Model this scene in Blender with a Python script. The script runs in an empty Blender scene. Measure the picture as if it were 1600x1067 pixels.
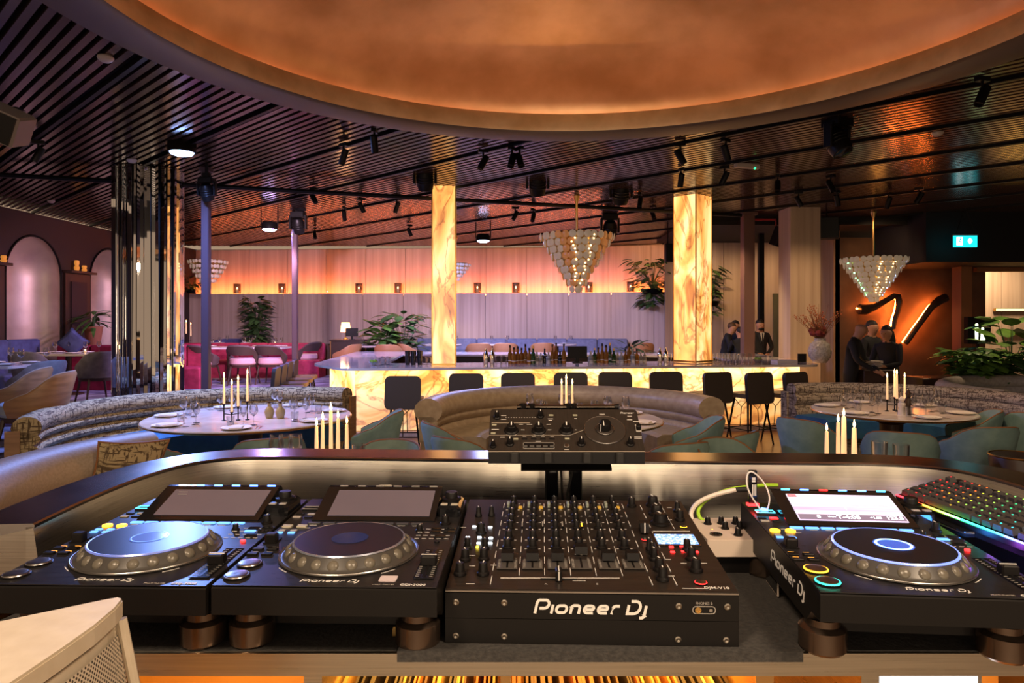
import bpy, bmesh, math, random
from mathutils import Vector, Matrix, Euler
from mathutils.geometry import tessellate_polygon
random.seed(7)
S = bpy.context.scene
C = S.collection
PI = math.pi
# ---------------------------------------------------------------- camera
H, F = 1.75, 1067.0                     # eye height, focal length in pixels of a 1600 px wide frame
cd = bpy.data.cameras.new('camera'); cam = bpy.data.objects.new('camera', cd); C.objects.link(cam)
cam.location = (0, 0, H); cam.rotation_euler = (PI/2, 0, 0)
cd.sensor_width = 36; cd.lens = 36*F/1600; cd.shift_y = -33.5/1600; cd.clip_start = .02; cd.clip_end = 200
S.camera = cam
# ---------------------------------------------------------------- world, exposure
S.view_settings.view_transform = 'Standard'; S.view_settings.look = 'None'
S.view_settings.gamma = 1; S.view_settings.use_curve_mapping = False
S.view_settings.exposure = 0.40
w = bpy.data.worlds.new('world'); S.world = w; w.use_nodes = True
w.node_tree.nodes['Background'].inputs[0].default_value = (.62, .42, .27, 1)
w.node_tree.nodes['Background'].inputs[1].default_value = .46
S.cycles.use_denoising = True
S.cycles.max_bounces = 7; S.cycles.diffuse_bounces = 3; S.cycles.glossy_bounces = 4
S.cycles.transmission_bounces = 6; S.cycles.transparent_max_bounces = 8
S.cycles.sample_clamp_indirect = 4; S.cycles.caustics_reflective = False; S.cycles.caustics_refractive = False
# ---------------------------------------------------------------- lights
def lamp(kind, name, loc, col, power, target=None, size=.2, angle=60, blend=.6):
    l = bpy.data.lights.new(name, kind); l.color = col; l.energy = power
    if kind == 'AREA': l.shape = 'DISK'; l.size = size
    if kind in ('POINT', 'SPOT'): l.shadow_soft_size = size
    if kind == 'SPOT': l.spot_size = math.radians(angle); l.spot_blend = blend
    o = bpy.data.objects.new(name, l); C.objects.link(o); o.location = loc
    if target is not None:
        o.rotation_euler = (Vector(target) - Vector(loc)).to_track_quat('-Z', 'Y').to_euler()
    return o
WARM, AMBER, VIOLET, BLUE, ROSE = (1, .70, .42), (1, .48, .16), (.42, .30, 1), (.22, .36, 1), (1, .35, .45)
# the round stage floodlights that show in the picture
lamp('AREA', 'flood_light', (-3.82, 7.9, 3.60), BLUE, 170, (-3.6, 7.6, 0), .26)
lamp('AREA', 'flood_light', (-4.62, 13.0, 3.42), VIOLET, 110, (-4.6, 13, 0), .24)
lamp('AREA', 'flood_light', (-.62, 14.9, 3.40), (.35, .4, 1), 200, (-.6, 15.2, 0), .24)
# moving heads washing the far wall and the left of the room
lamp('SPOT', 'moving_head_beam', (-3.45, 9.1, 3.2), (.95, .64, .88), 1000, (-5.0, 19.4, .5), .1, 58)
lamp('SPOT', 'moving_head_beam', (1.0, 12.4, 3.3), (.90, .64, .88), 480, (1.5, 19, .1), .1, 62)
lamp('SPOT', 'moving_head_beam', (-3.9, 12.4, 3.1), (.9, .55, .8), 330, (-8.4, 14.5, .8), .1, 90)
lamp('SPOT', 'moving_head_beam', (-2.2, 2.9, 3.6), BLUE, 30, (-.55, 1.3, 1.3), .15, 40)
# track spots over the room
for x, y, p, tx, ty in ((-2.8, 6.4, 110, -2.7, 7.2), (.7, 6.6, 110, .6, 7.4), (4.2, 7.0, 110, 4.2, 7.7), (1.2, 12.2, 150, 1.4, 13),
                        (3.6, 12.6, 150, 4.4, 14), (-7.5, 10.5, 110, -7.8, 11), (-6.0, 15.5, 120, -6, 16.5), (7.6, 10.6, 130, 7.2, 12),
                        (-1.5, 15.5, 130, -2, 17)):
    lamp('SPOT', 'track_spot_beam', (x, y, 3.5), WARM, p, (tx, ty, .4), .06, 95, .8)
# house lights over the booth (behind and above the camera, in the ceiling)
for x in (-3.4, .0, 3.4): lamp('SPOT', 'wall_wash', (x, 17.2, 3.6), (1, .45, .20), 38, (x, 19.3, 2.9), .1, 120, .9)
lamp('SPOT', 'track_spot_beam', (4.3, 9.6, 3.6), (1, .62, .32), 170, (5.4, 12.5, 1.6), .06, 50, .8)
for x in (4.9, 6.6): lamp('SPOT', 'wall_wash', (x, 15.7, 3.6), (1, .60, .30), 60, (x, 17.3, 1.5), .1, 120, .9)
lamp('SPOT', 'track_spot_beam', (6.6, 12.9, 3.6), (1, .6, .3), 60, (8.6, 15, 2), .06, 80, .8)
# unseen lights added behind the camera for fill and streaks in the booth steel
for x in (-2.9, -1.35, -.45, .45, 1.35, 2.9):
    o = lamp('AREA', 'streak_fill_light', (x, -4.2, 1.6), (1, .78, .55), 13, (x*.6, 2, 1.75), .3); o.data.shape = 'RECTANGLE'; o.data.size = .26; o.data.size_y = 2.2
lamp('AREA', 'house_downlight', (-.9, -.4, 3.4), (1, .74, .50)  , 45, (0, 1.5, 1.2), .5)
lamp('AREA', 'house_downlight', (1.3, -.2, 3.4), (1, .74, .50), 45, (.5, 1.5, 1.2), .5)
# ---------------------------------------------------------------- survey helpers
def X(px, y): return (px - 800)/F*y                         # world x of picture column px at distance y
def Z(py, y): return H - (py - 500)/F*y                     # world height of picture row py at distance y
def Y(py, h): return (H - h)*F/(py - 500)                   # distance of picture row py on the level h
def at(px, py, h): y = Y(py, h); return (X(px, y), y, h)
# ---------------------------------------------------------------- materials
MATS = {}
def nm(name):
    m = bpy.data.materials.new(name); m.use_nodes = True
    return m, m.node_tree.nodes, m.node_tree.links, m.node_tree.nodes['Principled BSDF']
def M(name, col, rough=.5, metal=0, em=0, emcol=None, trans=0, ior=1.45, coat=0, alpha=1):
    if name in MATS: return MATS[name]
    m, n, l, b = nm(name)
    b.inputs['Base Color'].default_value = (*col, 1); b.inputs['Roughness'].default_value = rough
    b.inputs['Metallic'].default_value = metal; b.inputs['IOR'].default_value = ior
    b.inputs['Transmission Weight'].default_value = trans; b.inputs['Coat Weight'].default_value = coat
    b.inputs['Alpha'].default_value = alpha
    if em:
        b.inputs['Emission Color'].default_value = (*(emcol or col), 1); b.inputs['Emission Strength'].default_value = em
    MATS[name] = m; return m
def PM(name, c1, c2, scale=5, stretch=(1, 1, 1), rough=.5, metal=0, bump=0, detail=5, lo=.35, hi=.65, coord='Object',
       tex='noise', em=0, em2=None, rough2=None, coat=0, bscale=None, distort=0):
    """two colours mixed by a stretched noise / voronoi / wave, with optional bump and emission"""
    if name in MATS: return MATS[name]
    m, n, l, b = nm(name)
    tc = n.new('ShaderNodeTexCoord'); mp = n.new('ShaderNodeMapping'); mp.inputs['Scale'].default_value = stretch
    l.new(tc.outputs[coord], mp.inputs[0])
    if tex == 'noise':
        t = n.new('ShaderNodeTexNoise'); t.inputs['Scale'].default_value = scale; t.inputs['Detail'].default_value = detail
        t.inputs['Distortion'].default_value = distort; out = t.outputs[0]
    elif tex == 'voronoi':
        t = n.new('ShaderNodeTexVoronoi'); t.inputs['Scale'].default_value = scale; out = t.outputs['Distance']
    elif tex == 'wave':
        t = n.new('ShaderNodeTexWave'); t.inputs['Scale'].default_value = scale; t.inputs['Distortion'].default_value = distort
        t.inputs['Detail'].default_value = detail; out = t.outputs[1]
    l.new(mp.outputs[0], t.inputs[0])
    r = n.new('ShaderNodeValToRGB'); r.color_ramp.elements[0].position = lo; r.color_ramp.elements[1].position = hi
    r.color_ramp.elements[0].color = (*c1, 1); r.color_ramp.elements[1].color = (*c2, 1)
    l.new(out, r.inputs[0]); l.new(r.outputs[0], b.inputs['Base Color'])
    b.inputs['Roughness'].default_value = rough; b.inputs['Metallic'].default_value = metal; b.inputs['Coat Weight'].default_value = coat
    if rough2 is not None:
        mr = n.new('ShaderNodeMapRange'); mr.inputs[3].default_value = rough; mr.inputs[4].default_value = rough2
        l.new(out, mr.inputs[0]); l.new(mr.outputs[0], b.inputs['Roughness'])
    if bump:
        bp = n.new('ShaderNodeBump'); bp.inputs['Strength'].default_value = bump; bp.inputs['Distance'].default_value = .01
        if bscale:
            t2 = n.new('ShaderNodeTexNoise'); t2.inputs['Scale'].default_value = bscale; l.new(mp.outputs[0], t2.inputs[0])
            l.new(t2.outputs[0], bp.inputs['Height'])
        else: l.new(out, bp.inputs['Height'])
        l.new(bp.outputs[0], b.inputs['Normal'])
    if em: l.new(r.outputs[0], b.inputs['Emission Color']); b.inputs['Emission Strength'].default_value = em
    MATS[name] = m; return m
def onyx(name, strength, sc=1.0, stretch=(1, 1, 1), glow=1.6, top=None, seed=0):
    """backlit onyx: cream stone with amber clouds and dark veins; the tubes behind it shine brighter at one edge"""
    m, n, l, b = nm(name)
    tc = n.new('ShaderNodeTexCoord'); mp = n.new('ShaderNodeMapping'); mp.inputs['Scale'].default_value = stretch
    mp.inputs['Location'].default_value = (seed, seed*.7, 0)
    l.new(tc.outputs['Object'], mp.inputs[0])
    a = n.new('ShaderNodeTexNoise'); a.inputs['Scale'].default_value = 1.3*sc; a.inputs['Detail'].default_value = 8; a.inputs['Distortion'].default_value = 1.1
    l.new(mp.outputs[0], a.inputs[0])
    r = n.new('ShaderNodeValToRGB'); e = r.color_ramp.elements
    e[0].position = .34; e[0].color = (.42, .13, .02, 1); e[1].position = .62; e[1].color = (1, .64, .27, 1)
    x = e.new(.46); x.color = (.92, .38, .08, 1)
    l.new(a.outputs[0], r.inputs[0])
    v = n.new('ShaderNodeTexNoise'); v.inputs['Scale'].default_value = 1.0*sc; v.inputs['Detail'].default_value = 5; v.inputs['Distortion'].default_value = 2.0
    l.new(mp.outputs[0], v.inputs[0])
    sb = n.new('ShaderNodeMath'); sb.operation = 'SUBTRACT'; sb.inputs[1].default_value = .5; l.new(v.outputs[0], sb.inputs[0])
    ab = n.new('ShaderNodeMath'); ab.operation = 'ABSOLUTE'; l.new(sb.outputs[0], ab.inputs[0])
    r2 = n.new('ShaderNodeValToRGB'); r2.color_ramp.elements[0].position = 0; r2.color_ramp.elements[0].color = (.30, .12, .03, 1)
    r2.color_ramp.elements[1].position = .035; r2.color_ramp.elements[1].color = (1, 1, 1, 1)
    l.new(ab.outputs[0], r2.inputs[0])
    mx = n.new('ShaderNodeMix'); mx.data_type = 'RGBA'; mx.blend_type = 'MULTIPLY'; mx.inputs[0].default_value = .75
    l.new(r.outputs[0], mx.inputs[6]); l.new(r2.outputs[0], mx.inputs[7])
    l.new(mx.outputs[2], b.inputs['Emission Color']); b.inputs['Base Color'].default_value = (.55, .42, .28, 1)
    b.inputs['Roughness'].default_value = .25
    if top is None: b.inputs['Emission Strength'].default_value = strength
    else:
        axis, p0, p1, s1 = top
        sx = n.new('ShaderNodeSeparateXYZ'); l.new(tc.outputs['Object'], sx.inputs[0])
        mr = n.new('ShaderNodeMapRange'); mr.inputs[1].default_value = p0; mr.inputs[2].default_value = p1
        mr.inputs[3].default_value = strength; mr.inputs[4].default_value = s1; mr.interpolation_type = 'SMOOTHSTEP'
        l.new(sx.outputs['XYZ'.index(axis)], mr.inputs[0]); l.new(mr.outputs[0], b.inputs['Emission Strength'])
    MATS[name] = m; return m
BLACK = M('black plastic', (.007, .006, .006), .40, ior=1.3)
SATIN = M('satin black metal', (.008, .0068, .0062), .42, ior=1.28)
PANEL = PM('black brushed control panel', (.016, .015, .017), (.03, .028, .03), 30, (1, 14, 1), .24, .35, rough2=.36)
RUBBER = M('black rubber', (.015, .014, .013), .7)
GLOSSB = M('black gloss', (.008, .008, .009), .08, coat=.5)
CHROME = M('chrome', (.75, .72, .68), .14, 1)
ALU = M('aluminium', (.5, .47, .44), .3, 1)
WHITEP = M('white print', (.72, .68, .62), .5, em=.05)
GREYP = M('grey print', (.35, .32, .29), .5)
CREAMB = M('cream button', (.42, .38, .30), .5)
BRASS = M('brass', (.75, .47, .16), .28, 1)
def clear_glass():
    m, n, l, b = nm('clear glass'); n.remove(b); o = n['Material Output']; tr = n.new('ShaderNodeBsdfTransparent'); gl = n.new('ShaderNodeBsdfGlossy')
    tr.inputs[0].default_value = (.93, .93, .94, 1); gl.inputs['Roughness'].default_value = .04; lw = n.new('ShaderNodeLayerWeight'); lw.inputs[0].default_value = .45
    mx = n.new('ShaderNodeMixShader'); l.new(lw.outputs['Facing'], mx.inputs[0]); l.new(tr.outputs[0], mx.inputs[1]); l.new(gl.outputs[0], mx.inputs[2]); l.new(mx.outputs[0], o.inputs[0]); return m
GLASS = clear_glass()
SMOKE = M('smoked glass', (.10, .08, .06), .08, trans=.6)
STEEL = PM('brushed stainless steel', (.58, .53, .45), (.74, .68, .58), 6, (1, 1, 60), .24, 1, detail=4, lo=.3, hi=.7, rough2=.34)
def brushed(m, an=.85, rot=0.0):
    n, l = m.node_tree.nodes, m.node_tree.links; b = n['Principled BSDF']; tg = n.new('ShaderNodeTangent'); tg.direction_type = 'RADIAL'; tg.axis = 'Z'
    l.new(tg.outputs[0], b.inputs['Tangent']); b.inputs['Anisotropic'].default_value = an; b.inputs['Anisotropic Rotation'].default_value = rot
brushed(STEEL)
STEELT = PM('polished steel ledge', (.36, .33, .31), (.50, .46, .43), 5, (1, 1, 1), .14, 1, detail=5, rough2=.24)
FELT = PM('dark felt top', (.028, .026, .025), (.05, .046, .042), 130, (1, 1, 1), .9, 0, .25)
GOLD = PM('gold leaf plaster', (.66, .40, .19), (.86, .58, .32), 2.2, (1, 1, 1), .30, .72, .22, 8, rough2=.42, bscale=9)
GOLDB = PM('gold leaf rim', (.62, .46, .26), (.84, .66, .42), 4, (1, 1, 1), .40, .45, .25, 8, rough2=.5, bscale=16)
BRONZE = M('brown lacquer ring', (.10, .065, .055), .42)
SLATM = PM('dark lacquered slat', (.085, .05, .045), (.13, .08, .065), 2.5, (1, 1, 1), .13, .55, rough2=.22)
VOID = M('black ceiling void', (.008, .007, .012), .9)
TRAV = PM('vein cut travertine', (.46, .33, .24), (.63, .49, .37), 2.4, (5, 5, .14), .55, 0, .12, 7, .3, .7)
TRAVD = PM('darker travertine', (.33, .22, .14), (.46, .32, .21), 2.4, (5, 5, .14), .55, 0, .12, 7, .3, .7)
BROWNW = PM('brown plaster', (.085, .05, .03), (.16, .095, .058), 1.6, (1, 1, 1), .6, 0, .3, 8)
DARKW = M('dark brown wall', (.042, .022, .018), .6)
WOODF = PM('oak floor', (.16, .075, .03), (.26, .13, .055), 3, (1, 9, 1), .3, 0, .05)
CARPET = PM('mottled violet grey carpet', (.10, .085, .12), (.26, .23, .30), 3.2, (1, 1, 1), .95, 0, .2, 7, .42, .58)
MARBLE = PM('pale marble', (.62, .52, .48), (.80, .72, .68), 3, (1, 1, 1), .16, 0, 0, 9, .3, .7, distort=1)
BARTOP = PM('white quartz counter', (.66, .58, .54), (.74, .66, .62), 4, (1, 1, 1), .08, 0)
TEAL = PM('teal velvet', (.15, .25, .24), (.21, .32, .30), 9, (1, 1, 1), .75, 0, .1)
TEALD = PM('blue seat velvet', (.035, .15, .30), (.05, .20, .38), 9, (1, 1, 1), .7)
PIPE = M('orange brown piping', (.30, .13, .05), .6)
TAUPE = PM('taupe satin upholstery', (.33, .25, .17), (.42, .33, .23), 14, (1, 1, 1), .42, 0, .06)
BEIGE = PM('beige woven upholstery', (.50, .38, .27), (.60, .47, .35), 60, (1, 1, 1), .5, 0, .12)
DWOOD = M('dark walnut', (.05, .026, .016), .4)
WOODB = PM('walnut shell', (.22, .11, .05), (.32, .17, .08), 4, (1, 1, 6), .4)
GREYF = PM('grey velvet', (.14, .125, .13), (.21, .19, .19), 10, (1, 1, 1), .7, 0, .1)
RED = PM('crimson velvet', (.26, .012, .04), (.40, .025, .07), 8, (1, 1, 1), .7)
PINKS = M('pale pink seat', (.62, .36, .36), .7)
NAVY = PM('navy velvet', (.05, .06, .16), (.08, .10, .24), 8, (1, 1, 1), .7)
TAN = M('tan leather', (.42, .19, .075), .45)
STOOLM = M('dark stool leather', (.035, .027, .024), .5)
WAX = M('candle wax', (.90, .66, .42), .45, em=.55, emcol=(1, .55, .25))
FLAME = M('candle flame', (1, .6, .2), .5, em=16, emcol=(1, .55, .18))
LINEN = M('linen white', (.78, .70, .64), .8)
LEAF = PM('leaf green', (.05, .13, .02), (.15, .29, .05), 6, (1, 1, 1), .35)
LEAFD = PM('dark leaf green', (.03, .075, .02), (.075, .15, .04), 6, (1, 1, 1), .4)
TERRA = M('terracotta', (.34, .13, .06), .7)
CERAM = PM('white glazed ceramic', (.50, .46, .41), (.66, .62, .56), 30, (1, 1, 1), .25, 0, .6, tex='voronoi')
SUIT = M('black cloth', (.012, .012, .015), .8)
SKIN = M('skin', (.46, .23, .14), .55)
HAIR = M('dark hair', (.018, .012, .01), .6)
SHIRT = M('white shirt', (.6, .56, .52), .8)
def tweed(name, c1, c2, sc=28):
    m, n, l, b = nm(name)
    tc = n.new('ShaderNodeTexCoord'); cols = []
    mix = None
    for st in ((1, 1, 9), (7, 7, 1)):
        mp = n.new('ShaderNodeMapping'); mp.inputs['Scale'].default_value = st; l.new(tc.outputs['Object'], mp.inputs[0])
        t = n.new('ShaderNodeTexNoise'); t.inputs['Scale'].default_value = sc/3; t.inputs['Detail'].default_value = 4; l.new(mp.outputs[0], t.inputs[0])
        cols.append(t.outputs[0])
    mx = n.new('ShaderNodeMath'); mx.operation = 'MAXIMUM'; l.new(cols[0], mx.inputs[0]); l.new(cols[1], mx.inputs[1])
    r = n.new('ShaderNodeValToRGB'); r.color_ramp.elements[0].position = .52; r.color_ramp.elements[1].position = .60
    r.color_ramp.elements[0].color = (*c1, 1); r.color_ramp.elements[1].color = (*c2, 1)
    l.new(mx.outputs[0], r.inputs[0]); l.new(r.outputs[0], b.inputs['Base Color']); b.inputs['Roughness'].default_value = .85
    bp = n.new('ShaderNodeBump'); bp.inputs['Strength'].default_value = .4; bp.inputs['Distance'].default_value = .01
    l.new(mx.outputs[0], bp.inputs['Height']); l.new(bp.outputs[0], b.inputs['Normal'])
    MATS[name] = m; return m
TWEED = tweed('gold and brown tweed', (.46, .36, .20), (.10, .065, .035))
TWEEDG = tweed('grey brown tweed', (.44, .36, .29), (.10, .07, .055))
def glow(name, col, s): return M(name, col, .5, em=s)
LED = {k: glow('lit '+k, c, s) for k, c, s in (('white', (.8, .9, 1), 5), ('blue', (.08, .25, 1), 6), ('cyan', (.05, .6, 1), 5),
       ('red', (1, .02, .02), 4), ('amber', (1, .45, .02), 4), ('green', (.02, 1, .25), 3), ('teal', (.03, .9, .6), 3),
       ('yellow', (1, .8, .05), 3), ('violet', (.5, .08, 1), 5), ('dim amber', (.8, .35, .05), 1.2), ('dim blue', (.1, .3, .9), 1.6))}
# ---------------------------------------------------------------- mesh builder
class MB:
    def __init__(s): s.v = []; s.f = []; s.mi = []; s.sm = []; s.T = Matrix.Identity(4)
    def add(s, vs, fs, m=0, sm=False, T=None):
        k = len(s.v); A = s.T @ T if T is not None else s.T
        s.v += [tuple(A @ Vector(p)) for p in vs]
        for f in fs: s.f.append(tuple(i+k for i in f)); s.mi.append(m); s.sm.append(sm)
        return s
    def box(s, c, d, m=0, rz=0, T=None, ch=0):
        x, y, z = d[0]/2, d[1]/2, d[2]/2
        A = Matrix.Translation(c) @ Matrix.Rotation(rz, 4, 'Z')
        if T is not None: A = T @ A
        if ch:                                              # chamfered upright edges and top
            q = [(-x+ch, -y), (x-ch, -y), (x, -y+ch), (x, y-ch), (x-ch, y), (-x+ch, y), (-x, y-ch), (-x, -y+ch)]
            k = 1 - ch/max(x, 1e-6); k2 = 1 - ch/max(y, 1e-6)
            vs = [(a, b, -z) for a, b in q] + [(a, b, z-ch) for a, b in q] + [(a*k, b*k2, z) for a, b in q]
            fs = [tuple(range(7, -1, -1)), tuple(range(16, 24))]
            for L in (0, 8): fs += [(L+i, L+(i+1) % 8, L+8+(i+1) % 8, L+8+i) for i in range(8)]
            return s.add(vs, fs, m, False, A)
        vs = [(a, b, e) for e in (-z, z) for a, b in ((-x, -y), (x, -y), (x, y), (-x, y))]
        return s.add(vs, [(3, 2, 1, 0), (4, 5, 6, 7), (0, 1, 5, 4), (1, 2, 6, 5), (2, 3, 7, 6), (3, 0, 4, 7)], m, False, A)
    def lathe(s, prof, seg=16, c=(0, 0, 0), m=0, sm=True, T=None, a0=0, a1=2*PI, sy=1, caps=True):
        full = abs(a1-a0-2*PI) < 1e-6; n = seg if full else seg+1
        vs = []; fs = []
        for i in range(n):
            a = a0+(a1-a0)*i/seg
            vs += [(r*math.cos(a), r*math.sin(a)*sy, z) for r, z in prof]
        L = len(prof)
        for i in range(seg):
            j = (i+1) % n
            for k in range(L-1): fs.append((i*L+k, j*L+k, j*L+k+1, i*L+k+1))
        if full and caps:
            if prof[0][0] > 1e-5: fs.append(tuple(i*L for i in range(n-1, -1, -1)))
            if prof[-1][0] > 1e-5: fs.append(tuple(i*L+L-1 for i in range(n)))
        A = Matrix.Translation(c)
        if T is not None: A = T @ A
        return s.add(vs, fs, m, sm, A)
    def cyl(s, c, r, h, seg=16, m=0, r2=None, T=None, sm=False):
        r2 = r if r2 is None else r2
        k = len(s.f); s.lathe([(r, 0), (r2, h)], seg, c, m, True, T)
        return s
    def tube(s, pts, r, seg=8, m=0, closed=False, flat=1):
        pts = [Vector(p) for p in pts]; n = len(pts)
        rs = r if isinstance(r, (list, tuple)) else [r]*n
        vs = []; fs = []; up = None
        for i, p in enumerate(pts):
            d = (pts[(i+1) % n]-pts[i-1]) if closed else (pts[min(i+1, n-1)]-pts[max(i-1, 0)])
            d = d.normalized() if d.length > 1e-9 else Vector((0, 0, 1))
            if up is None: up = Vector((0, 0, 1)) if abs(d.z) < .9 else Vector((1, 0, 0))
            a = d.cross(up).normalized(); b = a.cross(d).normalized(); up = b
            for k in range(seg):
                t = 2*PI*k/seg; vs.append(p + a*math.cos(t)*rs[i] + b*math.sin(t)*rs[i]*flat)
        for i in range(n if closed else n-1):
            j = (i+1) % n
            for k in range(seg): fs.append((i*seg+k, i*seg+(k+1) % seg, j*seg+(k+1) % seg, j*seg+k))
        if not closed: fs += [tuple(range(seg-1, -1, -1)), tuple((n-1)*seg+k for k in range(seg))]
        return s.add(vs, fs, m, True)
    def prism(s, poly, z0, z1, m=0, T=None, sm=False):
        n = len(poly); vs = [(x, y, z0) for x, y in poly]+[(x, y, z1) for x, y in poly]
        tris = tessellate_polygon([[Vector((x, y, 0)) for x, y in poly]])
        fs = [tuple(t) for t in tris]; fs2 = [tuple(i+n for i in reversed(t)) for t in fs]
        area = sum(poly[i][0]*poly[(i+1) % n][1]-poly[(i+1) % n][0]*poly[i][1] for i in range(n))
        side = [(i, (i+1) % n, n+(i+1) % n, n+i) for i in range(n)]
        if area < 0: side = [tuple(reversed(q)) for q in side]
        return s.add(vs, fs+fs2+side, m, sm, T)
    def sweep(s, prof, path, m=0, sm=False, caps=True, closed=False):
        """profile (u outwards, z) carried along a plan path of (x, y, nx, ny)"""
        L = len(prof); vs = []; fs = []
        for x, y, nx, ny in path: vs += [(x+nx*u, y+ny*u, z) for u, z in prof]
        n = len(path)
        for i in range(n if closed else n-1):
            j = (i+1) % n
            for k in range(L): fs.append((i*L+k, j*L+k, j*L+(k+1) % L, i*L+(k+1) % L))
        if caps and not closed: fs += [tuple(range(L)), tuple((n-1)*L+k for k in range(L-1, -1, -1))]
        return s.add(vs, fs, m, sm)
    def strip(s, pts, wd, z0, z1, m=0, T=None, closed=False):
        """flat stroke of width wd along 2D points, z0..z1 thick"""
        P = [Vector(p) for p in pts]; n = len(P); a = []; b = []
        for i in range(n):
            d0 = (P[i]-P[i-1]) if (i or closed) else (P[1]-P[0]); d1 = (P[(i+1) % n]-P[i]) if (i < n-1 or closed) else (P[-1]-P[-2])
            d0 = d0.normalized(); d1 = d1.normalized(); t = (d0+d1); t = t.normalized() if t.length > 1e-6 else d0
            nn = Vector((-t.y, t.x)); k = wd/2/max(.5, nn.dot(Vector((-d0.y, d0.x))))
            a.append(P[i]+nn*k); b.append(P[i]-nn*k)
        vs = [(q.x, q.y, z) for z in (z1, z0) for L in (a, b) for q in L]; fs = []
        for i in range(n if closed else n-1):
            j = (i+1) % n
            fs += [(i, n+i, n+j, j), (i, j, 2*n+j, 2*n+i), (n+j, n+i, 3*n+i, 3*n+j)]
        return s.add(vs, fs, m, False, T)
    def ball(s, c, r, seg=12, m=0, sz=1, T=None, sx=1, sy=1):
        vs = []; fs = []; R = seg//2
        for i in range(R+1):
            a = PI*i/R
            for k in range(seg):
                t = 2*PI*k/seg; vs.append((c[0]+r*sx*math.sin(a)*math.cos(t), c[1]+r*sy*math.sin(a)*math.sin(t), c[2]+r*sz*math.cos(a)))
        for i in range(R):
            for k in range(seg): fs.append((i*seg+k, (i+1)*seg+k, (i+1)*seg+(k+1) % seg, i*seg+(k+1) % seg))
        return s.add(vs, fs, m, True, T)
    def build(s, name, mats, parent=None, loc=None, rz=None):
        me = bpy.data.meshes.new(name); me.from_pydata(s.v, [], s.f)
        for m in (mats if isinstance(mats, (list, tuple)) else [mats]): me.materials.append(m)
        me.polygons.foreach_set('material_index', s.mi); me.polygons.foreach_set('use_smooth', s.sm)
        me.update()
        o = bpy.data.objects.new(name, me); C.objects.link(o)
        if any(s.sm):
            try: me.set_sharp_from_angle(angle=math.radians(38))
            except Exception: pass
        if parent is not None: o.parent = parent
        if loc is not None: o.location = loc
        if rz is not None: o.rotation_euler = (0, 0, rz)
        return o
def tag(o, label=None, cat=None, group=None, kind=None):
    if label: o['label'] = label
    if cat: o['category'] = cat
    if group: o['group'] = group
    if kind: o['kind'] = kind
    return o
def thing(name, label, cat, loc=(0, 0, 0), rz=0, group=None, rx=0):
    o = bpy.data.objects.new(name, None); C.objects.link(o); o.location = loc; o.rotation_euler = (rx, 0, rz); o.empty_display_size = .05
    return tag(o, label, cat, group)
def struct(name, mb, mats, parent=None, **k):
    o = mb.build(name, mats, parent, **k)
    if parent is None: o['kind'] = 'structure'
    return o
KIDS = {}
def dup(o, loc=None, rz=None, label=None, group=None, parent=None, scale=None):
    c = o.copy(); C.objects.link(c)
    if parent is not None: c.parent = parent
    if loc is not None: c.location = loc
    if rz is not None: c.rotation_euler = (o.rotation_euler.x, 0, rz)
    if scale: c.scale = scale
    if label: c['label'] = label
    if group: c['group'] = group
    for ch in list(o.children): dup(ch, parent=c)
    return c
ORD = ['', 'second', 'third', 'fourth', 'fifth', 'sixth', 'seventh', 'eighth', 'ninth', 'tenth', 'eleventh', 'twelfth', 'thirteenth',
       'fourteenth', 'fifteenth', 'sixteenth', 'seventeenth', 'eighteenth', 'nineteenth', 'twentieth', 'twenty-first', 'twenty-second',
       'twenty-third', 'twenty-fourth', 'twenty-fifth', 'twenty-sixth', 'twenty-seventh', 'twenty-eighth', 'twenty-ninth', 'thirtieth']
RANKS = []
def rank(objs, fmt): RANKS.append((list(objs), fmt))
def do_ranks():
    """labels by place in the picture, counted from the nearer end of each set"""
    for objs, fmt in RANKS:
        s = sorted(objs, key=lambda o: o.location.x/max(.1, o.location.y)); n = len(s)
        for i, o in enumerate(s):
            if n == 1: o['label'] = fmt % 'single'; continue
            j = n-1-i
            if i == 0: t = 'leftmost'
            elif j == 0: t = 'rightmost'
            elif i <= j: t = ORD[i]+' from left'
            else: t = ORD[j]+' from right'
            o['label'] = fmt % t
def txt(name, s, size, parent, loc, rot=(0, 0, 0), mat=None, align='CENTER', ext=.0002, bold=0, shear=0, sx=1):
    cu = bpy.data.curves.new(name, 'FONT'); cu.body = s; cu.size = size; cu.align_x = align; cu.align_y = 'CENTER'
    cu.extrude = ext; cu.offset = bold; cu.shear = shear; cu.resolution_u = 3
    cu.materials.append(mat or WHITEP)
    q = bpy.data.objects.new(name, cu); me = bpy.data.meshes.new_from_object(q); bpy.data.objects.remove(q)
    o = bpy.data.objects.new(name, me); C.objects.link(o); o.parent = parent; o.location = loc; o.rotation_euler = rot; o.scale = (sx, 1, 1)
    return o
def rrect(w_, h_, r, n=4, cx=0, cy=0):
    P = []
    for sx, sy, a in ((1, -1, -PI/2), (1, 1, 0), (-1, 1, PI/2), (-1, -1, PI)):
        for k in range(n+1):
            t = a+PI/2*k/n; P.append((cx+sx*(w_/2-r)+r*math.cos(t), cy+sy*(h_/2-r)+r*math.sin(t)))
    return P
def arcpath(cx, cy, R, a0, a1, n):
    return [(cx+R*math.cos(a), cy+R*math.sin(a), math.cos(a), math.sin(a)) for a in (a0+(a1-a0)*i/n for i in range(n+1))]
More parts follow.
